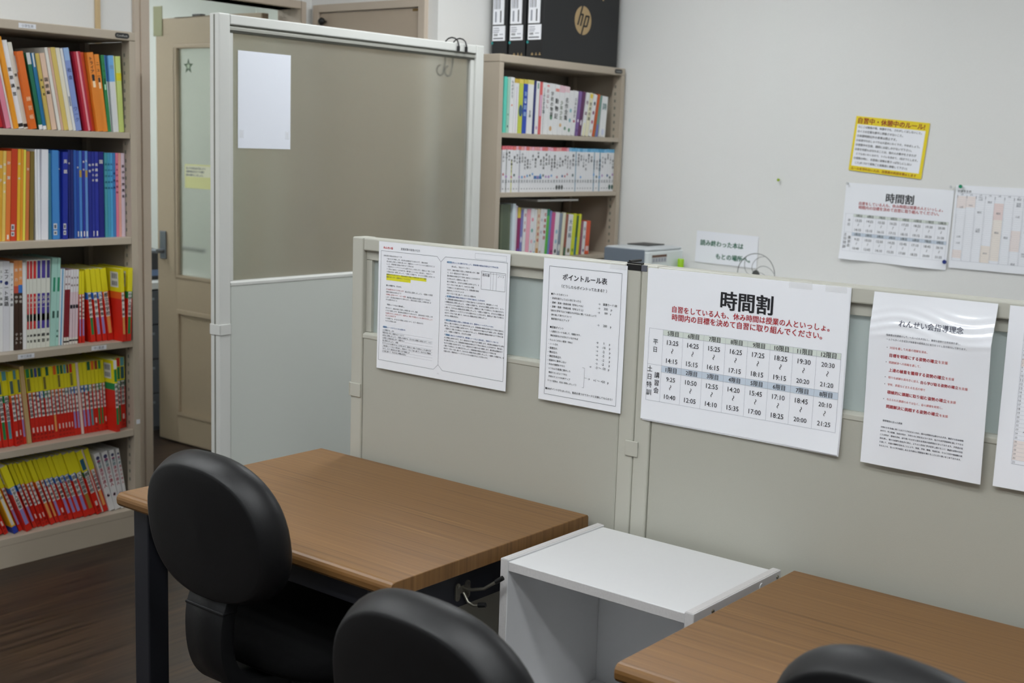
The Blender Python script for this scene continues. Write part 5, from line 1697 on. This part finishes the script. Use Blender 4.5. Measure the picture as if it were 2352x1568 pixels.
# third shelf
rr3 = [
    (1147, 1170, plain('dark green and pale blue', (96, 106, 84), ('r', 0, 1, (84, 96, 76), .2), noun='file'), .220, 0), (1171, 1178, plain('pale blue-white', (214, 226, 234)), .222, 1.0, 3), (1178.5, 1184, plain('lavender-white', (216, 206, 220), *dots((150, 120, 170))), .214, 1.5),
    (1184.5, 1191, plain('magenta yellow-topped', (140, 40, 96), ('o', .15, 2, (120, 90, 170), .4), top=(.80, (214, 190, 70))), .206, 2.2), (1191.5, 1197, plain('violet-blue', (120, 120, 180), ('o', .4, 2, (210, 206, 226), .4)), .196, 2.4), (1197.5, 1204.5, plain('white red-lettered', BKW, V(.5, .95, '花と星', (180, 70, 90)), *dots((230, 140, 160))), .200, 2.6),
    (1205, 1213, plain('candy pink', (236, 168, 186), ('o', .08, 1.2, (230, 110, 150), .4)), .198, 2.8), (1213.5, 1222, plain('white pink-flecked', BKW, *dots((210, 160, 200), (230, 180, 190), (110, 170, 160), (226, 150, 170))), .200, 3.0), (1222.5, 1227.5, plain('white teal-flecked', BKW, *dots((120, 180, 200), (110, 170, 190))), .196, 3.0),
    (1228, 1235, plain('tan red-lettered', (224, 206, 180), V(.3, .92, 'まんが道場', (190, 60, 50)), ('r', 0, .2, (190, 140, 80), .1)), .198, 3.2), (1235.5, 1241.5, plain('white grey-marked', BKW, V(.4, .9, '伝記', (140, 150, 170)), *dots((180, 150, 120))), .198, 3.4),
    (1242, 1249.5, plain('white crimson-lettered', BKW, V(.35, .95, '名探偵物語', (180, 50, 40))), .196, 3.6), (1250, 1255.5, plain('green', (90, 180, 80), top=(.86, (40, 140, 110))), .196, 3.8), (1256, 1260.5, plain('periwinkle', (120, 130, 190)), .190, 4.0), (1261, 1268.5, plain('magenta pink', (196, 84, 140), *dots((120, 60, 100))), .182, 4.2),
    (1269, 1278, plain('white blue-flecked', BKW, *dots((60, 66, 76), (150, 190, 206), (150, 190, 206))), .182, 4.4), (1278.5, 1285, plain('slate and white', (130, 140, 156), ('o', .2, 2, (220, 222, 220), .4)), .178, 4.6), (1285.5, 1292, plain('cream', (224, 222, 196)), .180, 4.8), (1292.5, 1298, plain('brown', (150, 90, 74), ('r', 0, .2, (60, 110, 80), .1)), .174, 5.0),
    (1299, 1309, plain('white blue-lettered', BKW, V(.4, .9, '大百科', (70, 100, 120)), *dots((120, 110, 60))), .172, 5.0), (1309.5, 1317, plain('lime yellow', (206, 214, 40), *dots((120, 160, 60))), .174, 5.0), (1317.5, 1322, plain('thin blue and green', (40, 110, 130), top=(.45, (50, 90, 40))), .166, 5.0), (1322.5, 1328, plain('lime', (212, 216, 50)), .172, 5.0),
    (1328.5, 1334.5, plain('maroon', (140, 84, 100)), .142, 4.5), (1335, 1341.5, plain('slim white', BKW, V(.4, .9, '図鑑', (150, 150, 160)), *dots((90, 60, 110))), .140, 4.2), (1342.5, 1351, plain('vermilion', (216, 86, 50), ('r', .1, .24, (228, 200, 200), .1)), .142, 4.0),
]
shelf_row(rr3, RZ[2][0], RB_Y + .03, lambda x: 580.0, 360, .15, 'third shelf', 'right bookcase', 'comics and books on the third shelf of the right bookcase', RB_X0 + .028, RB_X1 - .0275, 'comic_book')
xa, xb = at(1206, 468, 1, RB_Y + .10)[0], at(1300, 468, 1, RB_Y + .10)[0]
b = MB(); zt = RZ[2][0] + .228
t = thing('magazine', 'thin white magazine lying flat on the third shelf books of the right bookcase', 'magazine', ((xa + xb) / 2, RB_Y + .12, zt))
hx = (xb - xa) / 2
b = MB(); b.box((-hx, -.085, 0), (hx, .085, .0005), M_PAPER); b.box((-hx, -.085, .0065), (hx, .085, .007), M_PAPER); b.build('cover', t)
b = MB(); b.box((-hx + .001, -.084, .0006), (hx - .001, .084, .0064), M_PAGES); b.build('pages', t)
